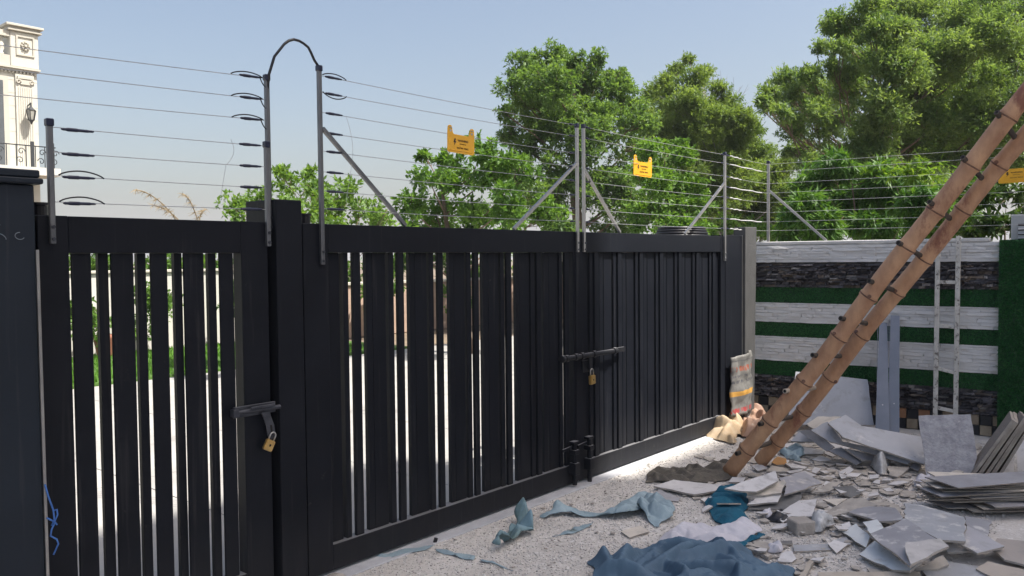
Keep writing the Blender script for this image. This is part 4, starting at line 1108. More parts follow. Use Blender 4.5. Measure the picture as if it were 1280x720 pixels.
# big bolt with padlock
bo=MB(); yb=3.655
bo.tube([(4.90,yb,.995),(5.62,yb,.992)],.019,12)
for x in (4.93,5.05,5.13,5.29,5.58): bo.tube([(x-.018,yb,.994),(x+.018,yb,.994)],.027,12)
bo.tube([(4.87,yb,.995),(4.90,yb,.995)],.028,10); bo.box(5.60,5.74,yb+.004,yb+.02,.975,1.012)
bo.box(5.22,5.26,yb-.008,yb+.008,.88,.98).box(5.17,5.27,yb+.022,yb+.036,.86,.95)
sb=bo.build('slide_bolt',M['gate'],None,bevel=.002,origin=(5.2,yb,.99)); tag(sb,'long black slide bolt across the middle of the double gate','bolt')
def padlock(name,label,c,ang,s,g):
    p=thing(name,label,'padlock',c,g); cx,cy,cz=c; ca,sa=math.cos(ang),math.sin(ang)
    def T(x,y,z): return (cx+x*ca-z*sa,cy+y,cz+x*sa+z*ca)
    b=MB(); w_,h_,d_=.026*s,.028*s,.011*s
    b.add([T(x,y,z) for z in (-h_,h_) for y in (-d_,d_) for x in (-w_,w_)],[(0,2,3,1),(4,5,7,6),(0,1,5,4),(1,3,7,5),(3,2,6,7),(2,0,4,6)])
    b.build('lock_body',M['brass'],p,bevel=.004*s,seg=2)
    MB().tube([T(.016*s*math.cos(t),0,h_+.024*s+.016*s*math.sin(t)) if 0<t<math.pi else T(.016*s*(1 if t<=0 else -1),0,h_-.002) for t in [-.1]+list(np.linspace(.001,math.pi-.001,9))+[3.3]],.0042*s,8).build('shackle',M['galv'],p,smooth=True)
    MB().add([T(x,-d_-.001,z) for x,z in ((-.004,-.006),(.004,-.006),(.006,.006),(-.006,.006))],[(0,1,2,3)]).build('keyhole',M['hole_shade'],p)
padlock('padlock','brass padlock hanging from the long slide bolt of the double gate',(5.245,3.642,.80),.05,1.25,'brass padlocks on the gates')
padlock('padlock','brass padlock hanging crooked from the hasp of the small gate',(2.378,3.655,.805),-.5,1.0,'brass padlocks on the gates')
for x,lab,z0,z1 in ((5.032,'left of the two black drop bolts at the foot of the double gate',.02,.356),(5.228,'right of the two black drop bolts at the foot of the double gate',-.004,.36)):
    t=thing('drop_bolt',lab,'bolt',(x,3.66,z0),'drop bolts at the foot of the double gate')
    MB().tube([(x,3.66,z0),(x,3.66,z1-.02)],.019,10).build('rod',M['gate'],t,smooth=False)
    MB().box(x-.04,x+.03,3.635,3.685,z1-.018,z1).build('handle',M['gate'],t,bevel=.003)
    MB().box(x-.03,x+.03,3.630,3.694,.10,.19).build('keeper',M['gate'],t,bevel=.004); MB().box(x-.03,x+.03,3.630,3.694,.255,.29).build('keeper',M['gate'],t,bevel=.004)
    MB().bar((x-.13,3.676,.30),(x+.02,3.676,.312),.02,.014).build('arm',M['gate'],t)
t=thing('latch','worn steel latch bolt on the small gate','latch',(2.3,3.67,1.0))
MB().tube([(2.19,3.672,.995),(2.46,3.672,.99)],.012,10).box(2.20,2.44,3.682,3.694,.965,1.02).build('bolt_bar',M['steel'],t,bevel=.002)
MB().box(2.185,2.215,3.655,3.693,.975,1.012).box(2.28,2.42,3.652,3.66,1.0,1.014).build('bracket',M['steel'],t,bevel=.002)
hs=MB()
hp=[(2.345,.975),(2.392,.972),(2.418,.90),(2.425,.845),(2.40,.825),(2.378,.85),(2.37,.905)]
hs.slab([(x,3.662,z) for x,z in hp],.006,nrm=(0,-1,0)); hs.build('hasp',M['steel'],t,bevel=.0015)
MB().slab([(x,3.6605,z) for x,z in ((2.392,.905),(2.402,.905),(2.407,.855),(2.397,.855))],.002,nrm=(0,-1,0)).build('hasp_slot',M['hole_shade'],t)
# right hand post, flank board and printed sack
rp=thing('gate_post','navy end post at the right of the double gate','post',(7.85,3.75,0))
MB().box(7.665,8.044,3.70,3.95,-.02,1.958).build('post_face',M['gate'],rp,bevel=.003); MB().box(8.0445,8.056,3.695,3.93,.08,1.96).build('edge_strip',M['galv'],rp)
tag(MB().add([(8.06,3.672,.0),(8.285,3.672,0),(8.285,3.80,0),(8.06,3.80,0),(8.06,3.668,2.045),(8.335,3.668,2.05),(8.335,3.80,2.05),(8.06,3.80,2.045)],[(0,3,2,1),(4,5,6,7),(0,1,5,4),(1,2,6,5),(2,3,7,6),(3,0,4,7)]).build('side_post',M['post_grey'],bevel=.004,origin=(8.17,3.7,0)),'tall dusty grey post between the gate and the striped wall','post')
def sackprint():
    m=pm('printed_sack',(.20,.195,.185),(.12,.117,.11),8,.6,.25,30); t_=m.node_tree; b=t_.nodes['Principled BSDF']; L=t_.links.new
    src=b.inputs['Base Color'].links[0].from_socket; tc=t_.nodes.new('ShaderNodeTexCoord'); sx=t_.nodes.new('ShaderNodeSeparateXYZ'); L(tc.outputs['Object'],sx.inputs[0])
    def band(lo,hi):
        a=t_.nodes.new('ShaderNodeMath'); a.operation='GREATER_THAN'; a.inputs[1].default_value=lo; L(sx.outputs[2],a.inputs[0])
        c=t_.nodes.new('ShaderNodeMath'); c.operation='LESS_THAN'; c.inputs[1].default_value=hi; L(sx.outputs[2],c.inputs[0])
        d=t_.nodes.new('ShaderNodeMath'); d.operation='MULTIPLY'; L(a.outputs[0],d.inputs[0]); L(c.outputs[0],d.inputs[1]); return d.outputs[0]
    vn=t_.nodes.new('ShaderNodeTexNoise'); vn.inputs['Scale'].default_value=26; vn.inputs['Detail'].default_value=3; mp=t_.nodes.new('ShaderNodeMapping'); mp.inputs['Scale'].default_value=(1.6,1,.45); L(tc.outputs['Object'],mp.inputs[0]); L(mp.outputs[0],vn.inputs[0])
    gt=t_.nodes.new('ShaderNodeMath'); gt.operation='GREATER_THAN'; gt.inputs[1].default_value=.50; L(vn.outputs[0],gt.inputs[0])
    cur=src
    for lo,hi,col,txt in ((.03,.075,(.30,.05,.05),1),(.20,.25,(.50,.27,.06),0),(.33,.36,(.07,.07,.08),1),(.39,.41,(.08,.08,.09),1),(.45,.50,(.25,.08,.05),1),(.55,.565,(.1,.1,.1),0)):
        f=band(lo,hi)
        if txt:
            q=t_.nodes.new('ShaderNodeMath'); q.operation='MULTIPLY'; L(f,q.inputs[0]); L(gt.outputs[0],q.inputs[1]); f=q.outputs[0]
        mx=t_.nodes.new('ShaderNodeMix'); mx.data_type='RGBA'; L(f,mx.inputs[0]); L(cur,mx.inputs[6]); mx.inputs[7].default_value=(*col,1); cur=mx.outputs[2]
    L(cur,b.inputs['Base Color']); return m
M['sackprint']=sackprint()
vs=[];nxs,nzs=14,22
for j in range(nzs+1):
    for i in range(nxs+1):
        u=i/nxs; z=.13+.60*j/nzs; x=7.68+.50*u+.01*noise.noise((0,z*6,2)); y=3.655-.035*math.sin(u*3.1)+.025*noise.noise((u*5,z*7,1))-.02*noise.noise((u*11,z*14,4))+.05*max(0,u-.75)
        vs.append((x,y,z+.03*u*(j/nzs)))
fs=[(j*(nxs+1)+i,j*(nxs+1)+i+1,(j+1)*(nxs+1)+i+1,(j+1)*(nxs+1)+i) for j in range(nzs) for i in range(nxs)]
o=MB().add(vs,fs).build('printed_sack',M['sackprint'],smooth=True,origin=(7.9,3.66,.13)); mdf=o.modifiers.new('thick','SOLIDIFY'); mdf.thickness=.012; mdf.offset=1
tag(o,'printed cement sack with red lettering wrapped round the right gate post','sack')
# coil on a low pier behind the gate
tag(MB().box(7.05,7.85,3.80,4.35,-.05,1.935).build('low_pier',M['pier'],origin=(7.4,4,0)),'low navy pier behind the right end of the double gate','pier')
mb=MB()
for k in range(4):
    rr=.30-.012*k; mb.tube([(7.47+rr*math.cos(t)*1.05,4.08+rr*math.sin(t)*.8,1.952+.026*k) for t in np.linspace(0,2*math.pi,28)],.014,8)
tag(mb.build('pipe_coil',M['blackpl'],smooth=True,origin=(7.47,4.08,1.95)),'black coil of pipe lying on the pier behind the gate','pipe coil')
# ================================================================ ELECTRIC FENCE
def post(x,z0,z1,label,y=YF-.012,wd=.023,brace=None,bcat='electric fence posts on the gates',gm='galv'):
    p=thing('fence_post',label,'fence post',(x,y,z0),bcat)
    MB().box(x-wd/2,x+wd/2,y-wd/2,y+wd/2,z0,z1-.03).build('tube',M[gm],p,bevel=.003)
    MB().box(x-wd/2-.004,x+wd/2+.004,y-wd/2-.004,y+wd/2+.004,z1-.032,z1).build('cap',M['navypl'],p,bevel=.004)
    for zb in (z0+.02,z0+.07): MB().tube([(x,y-wd/2-.008,zb),(x,y-wd/2+.002,zb)],.008,6).build('bolt',M['steel'],p)
    if brace: MB().bar((x+brace[0],y-.004,brace[1]),(brace[2],y+.02,brace[3]),.02,.02).build('brace',M[gm],p)
    return p
post(1.386,1.826,2.345,'short fence post with navy cap at the left end of the small gate',gm='galvshade')
post(2.417,1.82,2.355,'short fence post on the right end of the small gate',gm='galvshade')
post(2.457,1.9,2.706,'tall fence post rising beside the pillar top, left foot of the cable arch',y=3.73,gm='galvshade')
post(2.752,1.722,2.796,'tall fence post right of the pillar with a brace falling right',brace=(.012,2.46,3.38,1.95),gm='galvshade')
post(5.12,1.789,2.762,'left post of the close pair over the middle of the double gate',brace=(-.012,2.46,4.389,1.95))
post(5.205,1.789,2.768,'right post of the close pair over the middle of the double gate',brace=(.012,2.41,5.743,1.95))
post(7.615,1.70,2.774,'fence post at the right end of the double gate with a pale brace',brace=(-.012,2.47,6.837,1.955))
p=thing('fence_post','fence post on top of the striped wall with a long pale brace','fence post',(8.70,3.70,0),'electric fence posts on the gates',rot=WA)
MB().box(-.04,-.012,.08,.108,1.90,2.76).build('tube',M['galv'],p,bevel=.003); MB().box(-.044,-.008,.076,.112,2.758,2.79).build('cap',M['navypl'],p,bevel=.004)
MB().bar((-.01,.08,2.46),(.60,.06,1.90),.024,.02).build('brace',M['galv'],p)
def spindle(a,b):
    a,b=Vector(a),Vector(b); pts=[a.lerp(b,t) for t in (0,.06,.14,.2,.48,.52,.8,.86,.94,1)]
    return MB().tube(pts,[.003,.006,.006,.0082,.0082,.0066,.0066,.005,.005,.003],8)
def wire(pts,label,group,ins=(),loops=(),bright=None,sag=.006,rad=.0019):
    o=thing('fence_wire',label,'fence wire',pts[0],group)
    P=[]
    for a,b in zip(pts[:-1],pts[1:]):
        a,b=Vector(a),Vector(b)
        for i in range(12): t=i/12; q=a.lerp(b,t); q.z-=sag*4*t*(1-t); P.append(q)
    P.append(Vector(pts[-1])); MB().tube(P,rad,5).build('strand',M['wire'],o)
    for a,b in ins: spindle(a,b).build('insulator',M['navypl'],o,smooth=True)
    for a,b,hh in loops:
        a,b=Vector(a),Vector(b); L=[a.lerp(b,t)+Vector((0,-.006,hh*math.sin(math.pi*t)**.7)) for t in np.linspace(0,1,14)]
        MB().tube(L,.0032,6).build('jumper_loop',M['blackpl'],o,smooth=True)
    if bright:
        a,b=bright; MB().tube([Vector(a).lerp(Vector(b),i/6)+Vector((0,0,.004*math.sin(i*2.1))) for i in range(7)],.0055,6).build('sleeve',M['wirelit'],o,smooth=True)
    return o
ordn=['topmost','second','third','fourth','fifth','sixth','seventh','lowest']
y=YF-.012
for i,(za,zb) in enumerate(((2.307,2.33),(2.204,2.224),(2.107,2.118),(1.997,2.008))):
    n=['topmost','second','third','lowest'][i]
    wire([(1.395,y,za+.004),(2.408,y,zb)],f'{n} of the four fence wires above the small gate','fence wires above the small gate',
        ins=[((1.432,y,za),(1.565,y,za+.002)),((2.262,y,zb-.003),(2.385,y,zb))],loops=[((1.415,y,za+.006),(1.60,y,za+.003),.024)] if i>1 else [],sag=.002)
for i,(za,zb) in enumerate(((2.634,2.685),(2.539,2.576),(2.434,2.47))):
    n=['upper','middle','lower'][i]; e=3.73; dx=1.9/1.075
    a=(.6,e,zb-(zb-za)*(2.443-.6)/1.075)
    wire([a,(2.443,e,zb)],f'{n} of the three fence wires running left past the villa','fence wires running left past the villa',ins=[((2.30,e,zb-.005),(2.425,e,zb-.001))],loops=[((2.25,e,zb-.008),(2.43,e,zb-.002),.02),((2.415,e,zb-.002),(2.448,e,zb-.045),-.01)],sag=.004)
LV=[(2.743,2.748),(2.653,2.663),(2.546,2.536),(2.438,2.433),(2.338,2.33),(2.226,2.221),(2.122,2.118),(2.026,2.021)]
for i,(za,zb) in enumerate(LV):
    wire([(2.765,y,za),(5.106,y,zb)],f'{ordn[i]} of the eight fence wires over the left leaf of the double gate','fence wires over the left leaf of the double gate',
        ins=[((2.79,y,za),(2.905,y,za)),((5.02,y,zb),(5.09,y,zb))],loops=[((2.77,y,za+.005),(2.93,y,za),.018 if i==0 else -.026)] if i<2 else [])
    zc=2.745-.103*i
    wire([(5.219,y,zb),(7.60,y,zb-.0)],f'{ordn[i]} of the eight fence wires over the right leaf of the double gate','fence wires over the right leaf of the double gate',ins=[((5.235,y,zb),(5.29,y,zb)),((7.53,y,zb),(7.585,y,zb))])
    e=Vector((8.70,3.70,0))+Matrix.Rotation(WA,3,'Z')@Vector((-.026,.06,zb)); f=Vector((8.70,3.70,0))+Matrix.Rotation(WA,3,'Z')@Vector((5.2,.06,zb+.0))
    wire([(7.63,y,zb),tuple(e),tuple(f)],f'{ordn[i]} of the eight fence wires from the gate end over the striped wall','fence wires over the striped wall',ins=[((7.645,y,zb),(7.71,y,zb))],
        bright=((7.74,y+.002,zb-.001),tuple(Vector((7.63,y,zb)).lerp(e,.85 if i in (1,3,6) else .35)-Vector((0,0,.004)))))
tag(MB().tube([(2.457,3.73,2.60),(2.462,3.715,2.706),(2.493,3.71,2.801),(2.547,3.70,2.873),(2.575,3.70,2.896),(2.607,3.70,2.909),(2.640,3.70,2.908),(2.667,3.70,2.900),(2.69,3.69,2.882),(2.707,3.69,2.857),(2.728,3.69,2.82),(2.75,3.685,2.79)],.0075,8).build('arched_cable',M['blackpl'],smooth=True,origin=(2.457,3.73,2.6)),'black cable arching between the two tall posts at the pillar','cable')
for a,b,lab in (((2.215,y,2.345),(2.185,y,2.215),'thin loose link wire hanging between wires left of the pillar'),((2.93,y,2.54),(2.95,y,2.23),'thin loose link wire hanging right of the tall braced post')):
    A0,B0=Vector(a),Vector(b); tag(MB().tube([A0.lerp(B0,t)+Vector((.03*math.sin(t*3.1),-.003,.0)) for t in np.linspace(0,1,10)]+[B0+Vector((-.03,0,-.16))],.0012,4).build('link_wire',M['wire'],origin=a),lab,'wire','loose link wires on the fence')
# warning signs
def textmesh(body,size,parent,at,rotz,slope,mat,name='lettering',align='CENTER'):
    cu=bpy.data.curves.new(name,'FONT'); cu.body=body; cu.size=size; cu.align_x=align; cu.align_y='CENTER'; cu.extrude=.0006
    tmp=bpy.data.objects.new('tmp',cu); COL.objects.link(tmp); dg=bpy.context.evaluated_depsgraph_get(); me=bpy.data.meshes.new_from_object(tmp.evaluated_get(dg))
    bpy.data.objects.remove(tmp); Rm=Matrix.Rotation(rotz,4,'Z')@Matrix.Rotation(slope,4,'Y')@Matrix.Rotation(math.pi/2,4,'X'); me.transform(Rm)
    o=bpy.data.objects.new(name,me); COL.objects.link(o); o.parent=parent; o.location=Vector(at); me.materials.clear(); me.materials.append(mat); return o
def sign(label,c,rot,slope,w_=.245,h_=.125):
    s=thing('warning_sign',label,'sign',c,'yellow warning signs on the fence wires')
    Rm=Matrix.Rotation(rot,3,'Z')@Matrix.Rotation(slope,3,'Y'); C0=Vector(c)
    def T(x,y,z): return C0+Rm@Vector((x,y,z))
    a=w_/2; b=h_
    prof=[(-a+.01,-b),(a-.01,-b),(a,-b+.012),(a,-.005),(a-.004,.038),(a-.018,.046),(a-.034,.042),(a-.046,0),(a-.056,-.008),(-a+.056,-.008),(-a+.046,0),(-a+.034,.042),(-a+.018,.046),(-a+.004,.038),(-a,-.005),(-a,-b+.012)]
    m=MB(); k=len(prof); m.v=[tuple(T(x,-.003,z)) for x,z in prof]+[tuple(T(x,.003,z)) for x,z in prof]
    m.f=[tuple(range(k))]+[tuple(range(2*k-1,k-1,-1))]+[(i,k+i,k+(i+1)%k,(i+1)%k) for i in range(k)]; m.m=[0]*len(m.f); m.build('plate',M['yellow'],s)
    r=MB()
    for sx in (-1,1):
        x=sx*(a-.025); r.tube([tuple(T(x-.012,-.004,.03)),tuple(T(x+.012,-.004,.03))],.003,6); r.add([tuple(T(x+dx,-.0036,z)) for dx,z in ((-.008,.004),(.008,.004),(.008,.018),(-.008,.018))],[(0,1,2,3)])
    r.build('hook_slot',M['glass_l'],s)
    r=MB().tube([tuple(T(-a+.02,-.004,-b+.014)),tuple(T(a-.02,-.004,-b+.014))],.002,4).build('rib',M['yellow'],s)
    def tx(body,size,x,z): textmesh(body,size,s,Rm@Vector((x,-.0042,z)),rot,slope,M['print'])
    tx('WARNING',.020,.015,-.045); tx('ELECTRIC FENCE',.014,.012,-.092); tx('HIGH VOLTAGE',.008,.012,-.066)
    bolt=MB(); k=[(-.060,-.035),(-.046,-.035),(-.052,-.052),(-.042,-.052),(-.064,-.082),(-.058,-.060),(-.068,-.060)]
    bolt.add([tuple(T(x-.004,-.0042,z)) for x,z in k],[tuple(range(len(k)))]); bolt.build('bolt_symbol',M['print'],s)
sign('orange warning sign in shade on the wires over the left gate leaf',(3.845,y-.006,2.545),0,.02)
sign('bright yellow warning sign in sun over the right gate leaf',(6.06,y-.006,2.555),-.15,.03,w_=.235,h_=.13)
q0=Vector((8.70,3.70,0))+Matrix.Rotation(WA,3,'Z')@Vector((2.30,.05,2.55)); sign('yellow warning sign behind the bamboo ladder at the right edge',tuple(q0),WA,-.02,w_=.27,h_=.14)
# dry plumes
pu=thing('dry_grass','dry feathery grass plumes rising behind the small gate','grass plume',(2.9,5.5,-.05))
for (x0,x1,z1,lean) in ((2.93,2.60,2.23,-1),(3.06,2.93,2.22,-.1),(3.02,3.10,2.12,-.6),(2.97,2.72,2.13,-.6)):
    m=MB(); pts=[Vector((x0,5.5,-.05)),Vector((x0,5.5,1.2))]+[Vector((x0+(x1-x0)*t**1.4,5.5,1.9+(z1-1.9)*(1-(1-t)**1.6))) for t in np.linspace(0,1,10)]; m.tube(pts,.004,5)
    for p_ in pts[-6:]:
        for _ in range(12): m.tube([p_,p_+Vector((random.uniform(-.05,.03),random.uniform(-.03,.03),random.uniform(-.04,.02)))],[.002,.0008],3)
    m.build('stalk',M['plume'],pu)
# ================================================================ BAMBOO LADDER
bl=thing('bamboo_ladder','bamboo ladder with two thick poles leaning up to the right','ladder',(6.25,2.85,0))
def pole(a,b,r,seed):
    rng=random.Random(seed); a,b=Vector(a),Vector(b); L=(b-a).length; d=(b-a)/L; pts=[];rad=[]; nodes=[]; s=0; nx_=rng.uniform(.2,.35)
    perp=d.cross(Vector((1,0,0))).normalized()
    while s<L:
        wob=.012*math.sin(s*1.7+seed)+.006*math.sin(s*4.3+seed*2)
        if s>=nx_-1e-6:
            nodes.append((a+d*s+perp*wob,r*(1-.018*s)))
            for off,k in ((-.02,1.0),(-.008,1.11),(0,1.0),(.008,1.13),(.022,1.02)):
                pts.append(a+d*(s+off)+perp*wob); rad.append(r*k*(1-.018*s))
            nx_=s+rng.uniform(.27,.40); s+=.06
        else: pts.append(a+d*s+perp*wob); rad.append(r*(.985+rng.uniform(-.01,.01))*(1-.018*s)); s+=.06
    return pts,rad,nodes,d
p1a,p1b=Vector((6.017,2.869,.045)),Vector((6.146,1.002,2.616)); d1=(p1b-p1a)
p2a,p2b=Vector((6.494,2.826,.045)),Vector((6.311,1.026,2.392)); d2=(p2b-p2a)
for i,(a,d) in enumerate(((p1a,d1),(p2a,d2))):
    P_,r_,nd,dd=pole(a,a+d*2.05,.063 if i==0 else .059,i+3); po=MB().tube(P_,r_,16).build('pole',M['bamboo'],bl,smooth=True)
    for c_,rr_ in nd: MB().tube([c_-dd*.008,c_-dd*.002,c_+dd*.003,c_+dd*.008],[rr_*1.02,rr_*1.13,rr_*1.13,rr_*1.02],16).build('node_ring',M['bambnode'],po,smooth=True)
    for c_,rr_ in nd:
        sd_=Vector((-.76,-.60,.25)); sd_=(sd_-dd*sd_.dot(dd)).normalized(); sd_=(Matrix.Rotation(random.uniform(-1.1,1.1),3,dd)@sd_)
        if random.random()<.65: MB().tube([c_+dd*.012+sd_*rr_*.9,c_+dd*.016+sd_*(rr_*1.06+.006)],[.017,.012],9).build('knot',M['bambnode'],po,smooth=False)
for k,t in enumerate((.066,.162,.265,.373,.478,.58,.68,.782,.887,.989,1.1,1.2,1.3,1.42,1.54,1.66,1.78,1.9)):
    a=p1a+d1*t; b=p2a+d2*(t*1.04+.005); ax=(b-a).normalized(); off=Vector((0,.012,.008))
    a2=a-ax*.10+off; b2=b+ax*.03+off
    m=MB(); m.tube([a2,b2],.018,12); rg=m.build('rung',M['rungpale'] if k==3-1 or k==2 else M['bambrung'],bl,smooth=False)
    MB().tube([a2-ax*.001,a2+ax*.002],.011,10).build('rung_hole',M['hole_shade'],rg)
# ================================================================ RUBBLE
def flat(name,label,cat,group,mat,th,pts,jit=.008):
    top=[Vector(p) for p in pts]; out=[]
    for i,p in enumerate(top):
        q_=top[(i+1)%len(top)]; e=q_-p; k=max(1,min(6,int(e.length/.06))); nrm=Vector((e.y,-e.x,0)).normalized() if e.length>0 else Vector()
        out.append(p)
        for s in range(1,k): out.append(p+e*(s/k)+nrm*random.uniform(-jit,jit))
    c=sum(top,Vector())/len(top)
    o=MB().slab(out,th,0,1).build(name,[mat,M['tile_edge']],origin=c); return tag(o,label,cat,group)
for nm,lab,cat,grp,mt,th,pts in SLABS: flat(nm,lab,cat,grp,M[mt],th,pts)
def lean(name,label,cat,mat,pts,th,group=None,jit=.003):
    return flat(name,label,cat,group,M[mat],th,pts,jit)
lean('stone_slab','rough grey stone slab standing upright under the white ladder','slab','slate',[(7.20,1.79,.436),(7.29,1.43,.475),(7.04,1.335,.202),(6.93,1.36,.02),(6.85,1.64,.02)],.035,None,.006)
lean('leaning_board','white board leaning behind the bamboo ladder foot','board','board_grey',[(8.35,3.25,.549),(8.55,2.60,.500),(8.30,2.46,.10),(8.0,3.2,.06)],.012)
for lab,(p0,p1,q0_,q1) in (('left grey steel channel leaning on the striped wall',((8.70,2.535,1.06),(8.72,2.465,1.06),(8.10,2.39,.06),(8.13,2.27,.06))),('right and taller grey steel channel leaning on the striped wall',((8.71,2.43,1.14),(8.73,2.355,1.14),(8.19,2.30,.05),(8.21,2.205,.05)))):
    t=thing('steel_channel',lab,'steel channel',q0_,'grey steel channels leaning on the wall')
    top=[Vector(p0),Vector(p1)]; bot=[Vector(q0_),Vector(q1)]; w_=(top[1]-top[0]); n_=w_.cross(bot[0]-top[0]).normalized()
    if n_.x>0: n_=-n_
    m=MB(); th=.004
    m.slab([bot[0],bot[1],top[1],top[0]],th,nrm=n_); m.build('web',M['channel'],t)
    for a_,b_ in ((bot[0],top[0]),(bot[1],top[1])): MB().slab([a_-n_*.0045,b_-n_*.0045,b_-n_*.05,a_-n_*.05],.004,nrm=w_.normalized()).build('flange',M['channel'],t)
    for f_ in (.25,): 
        c=(bot[0]+bot[1])/2*(1-f_)+(top[0]+top[1])/2*f_; MB().tube([c+n_*.0005,c+n_*.002],.006,8).build('bolt_hole',M['board_white'],t)
def boardslab(name,label,cat,grp,mat,c,ax,ay,L,Wd,th,jit=.012):
    ax=Vector(ax).normalized(); ay=Vector(ay); ay=(ay-ax*ay.dot(ax)).normalized(); c=Vector(c)
    pts=[c-ax*L/2-ay*Wd/2,c+ax*L/2-ay*Wd/2,c+ax*L/2+ay*Wd/2,c-ax*L/2+ay*Wd/2]
    pts=[p+ax*random.uniform(-jit,jit)+ay*random.uniform(-jit,jit) for p in pts]
    nrm=ax.cross(ay); m=MB(); top=[]
    for i,p in enumerate(pts):
        q_=pts[(i+1)%4]; top.append(p)
        for s in (1,2,3): top.append(p.lerp(q_,s/4)+(ax*random.uniform(-.006,.006)+ay*random.uniform(-.006,.006)))
    k=len(top); m.v=[tuple(p) for p in top]+[tuple(p-nrm*th) for p in top]
    m.f=[tuple(range(k)),tuple(range(2*k-1,k-1,-1))]+[(i,k+i,k+(i+1)%k,(i+1)%k) for i in range(k)]; m.m=[0,0]+[1]*k
    return tag(m.build(name,mat,origin=c),label,cat,grp)
# tilted bundle of boards seen edge on
for i in range(5):
    base=Vector((7.02+.05*i,1.40-.040*i,.0)); d=Vector((.14,-.27+.012*i,.50)); Ln=[.60,.58,.60,.55,.56][i]; dv=d.normalized(); view=Vector((.96,.20,0))
    boardslab('standing_board',['leftmost of the weathered boards standing tilted right of the stone slab','second from left of the tilted standing boards by the turf panel','middle one of the five tilted standing boards by the turf panel','fourth from left of the tilted standing boards by the turf panel','rightmost of the tilted standing boards, nearest the turf panel'][i],'board','boards standing tilted by the turf panel',[M['ply'],M['plylight']],base+dv*Ln/2,view,d,.34,Ln,.022+.006*(i%2))
# stacked sheets, right edge
sx=Vector((.66,-.75,0)); sy=Vector((.75,.66,0)); z=.03
N_=17; names=['lowest','second','third','fourth','fifth','sixth','seventh','eighth','ninth','tenth','eleventh','twelfth','thirteenth','fourteenth','fifteenth','sixteenth','topmost']
for i in range(N_):
    sh=[.16,.02,.22,-.04,.24,.06,.0,.12,-.03,.05,-.10,.02,-.02,.1,.03,.14,-.05][i]; gap=[.0,.012,.004,.02,.006,.02,.012,.01,.004,.012,.006,.01,.006,.01,.008,.004,.01][i]; th=random.uniform(.005,.008); z+=th+gap*.55
    ang=random.uniform(-.16,.16); ax=Matrix.Rotation(ang,3,'Z')@sx; ax.z=random.uniform(-.03,.035); ay=Matrix.Rotation(ang,3,'Z')@sy; ay.z=-.02
    c=Vector((5.98,1.30,z))+sx*(.55+sh)+sy*(.16+random.uniform(-.03,.03)); 
    boardslab('stacked_sheet',f'{names[i]} sheet of the stack of thin boards at the right edge','board','sheets stacked at the right edge',[M[['board_dust','board_grey2','board_cream'][i%3]],M['plylight' if i%2 else 'ply']],c,ax,ay,1.1,.26,th,.04)
flat('weave_board','narrow mesh patterned board propped against the foot of the stone slab','board',None,M['board_dust'],.02,[(6.60,1.63,.02),(7.02,1.43,.11),(7.04,1.36,.11),(6.62,1.57,.02)])
lean('white_sheet','left white sheet propped before the turf panel','sheet','board_white',[(7.60,1.27,.262),(7.60,1.19,.268),(7.30,1.125,.01),(7.31,1.195,.01)],.01,'white sheets propped before the turf panel')
lean('white_sheet','right and larger white sheet propped before the turf panel','sheet','board_white',[(7.75,1.20,.30),(7.66,.85,.33),(7.30,.80,.01),(7.42,1.12,.01)],.01,'white sheets propped before the turf panel')
m=MB().box(5.03,5.15,1.89,2.02,.0,.085); o=m.build('small_block',[M['slabconc']],bevel=.006,origin=(5.1,1.95,0)); o.rotation_euler=(0,0,.9); tag(o,'small squared concrete block beside the board pile','block')
o=MB().tube([(3.505,3.615,.0),(3.515,3.612,.03)],.012,8).build('pipe_stub',M['blackpl'],origin=(3.51,3.61,0)); tag(o,'tiny black pipe stub on the gravel by the gate foot','pipe end')
m=MB(); bm=bmesh.new(); bmesh.ops.create_icosphere(bm,subdivisions=2,radius=.07)
for v_ in bm.verts: v_.co*=1+.35*noise.noise(v_.co*14); v_.co.z*=.6
me=bpy.data.meshes.new('lump'); bm.to_mesh(me); bm.free(); me.materials.append(M['slabconc']); o=bpy.data.objects.new('mortar_lump',me); COL.objects.link(o); o.location=(2.72,3.56,.02); tag(o,'rough mortar lump at the left foot of the double gate','lump')
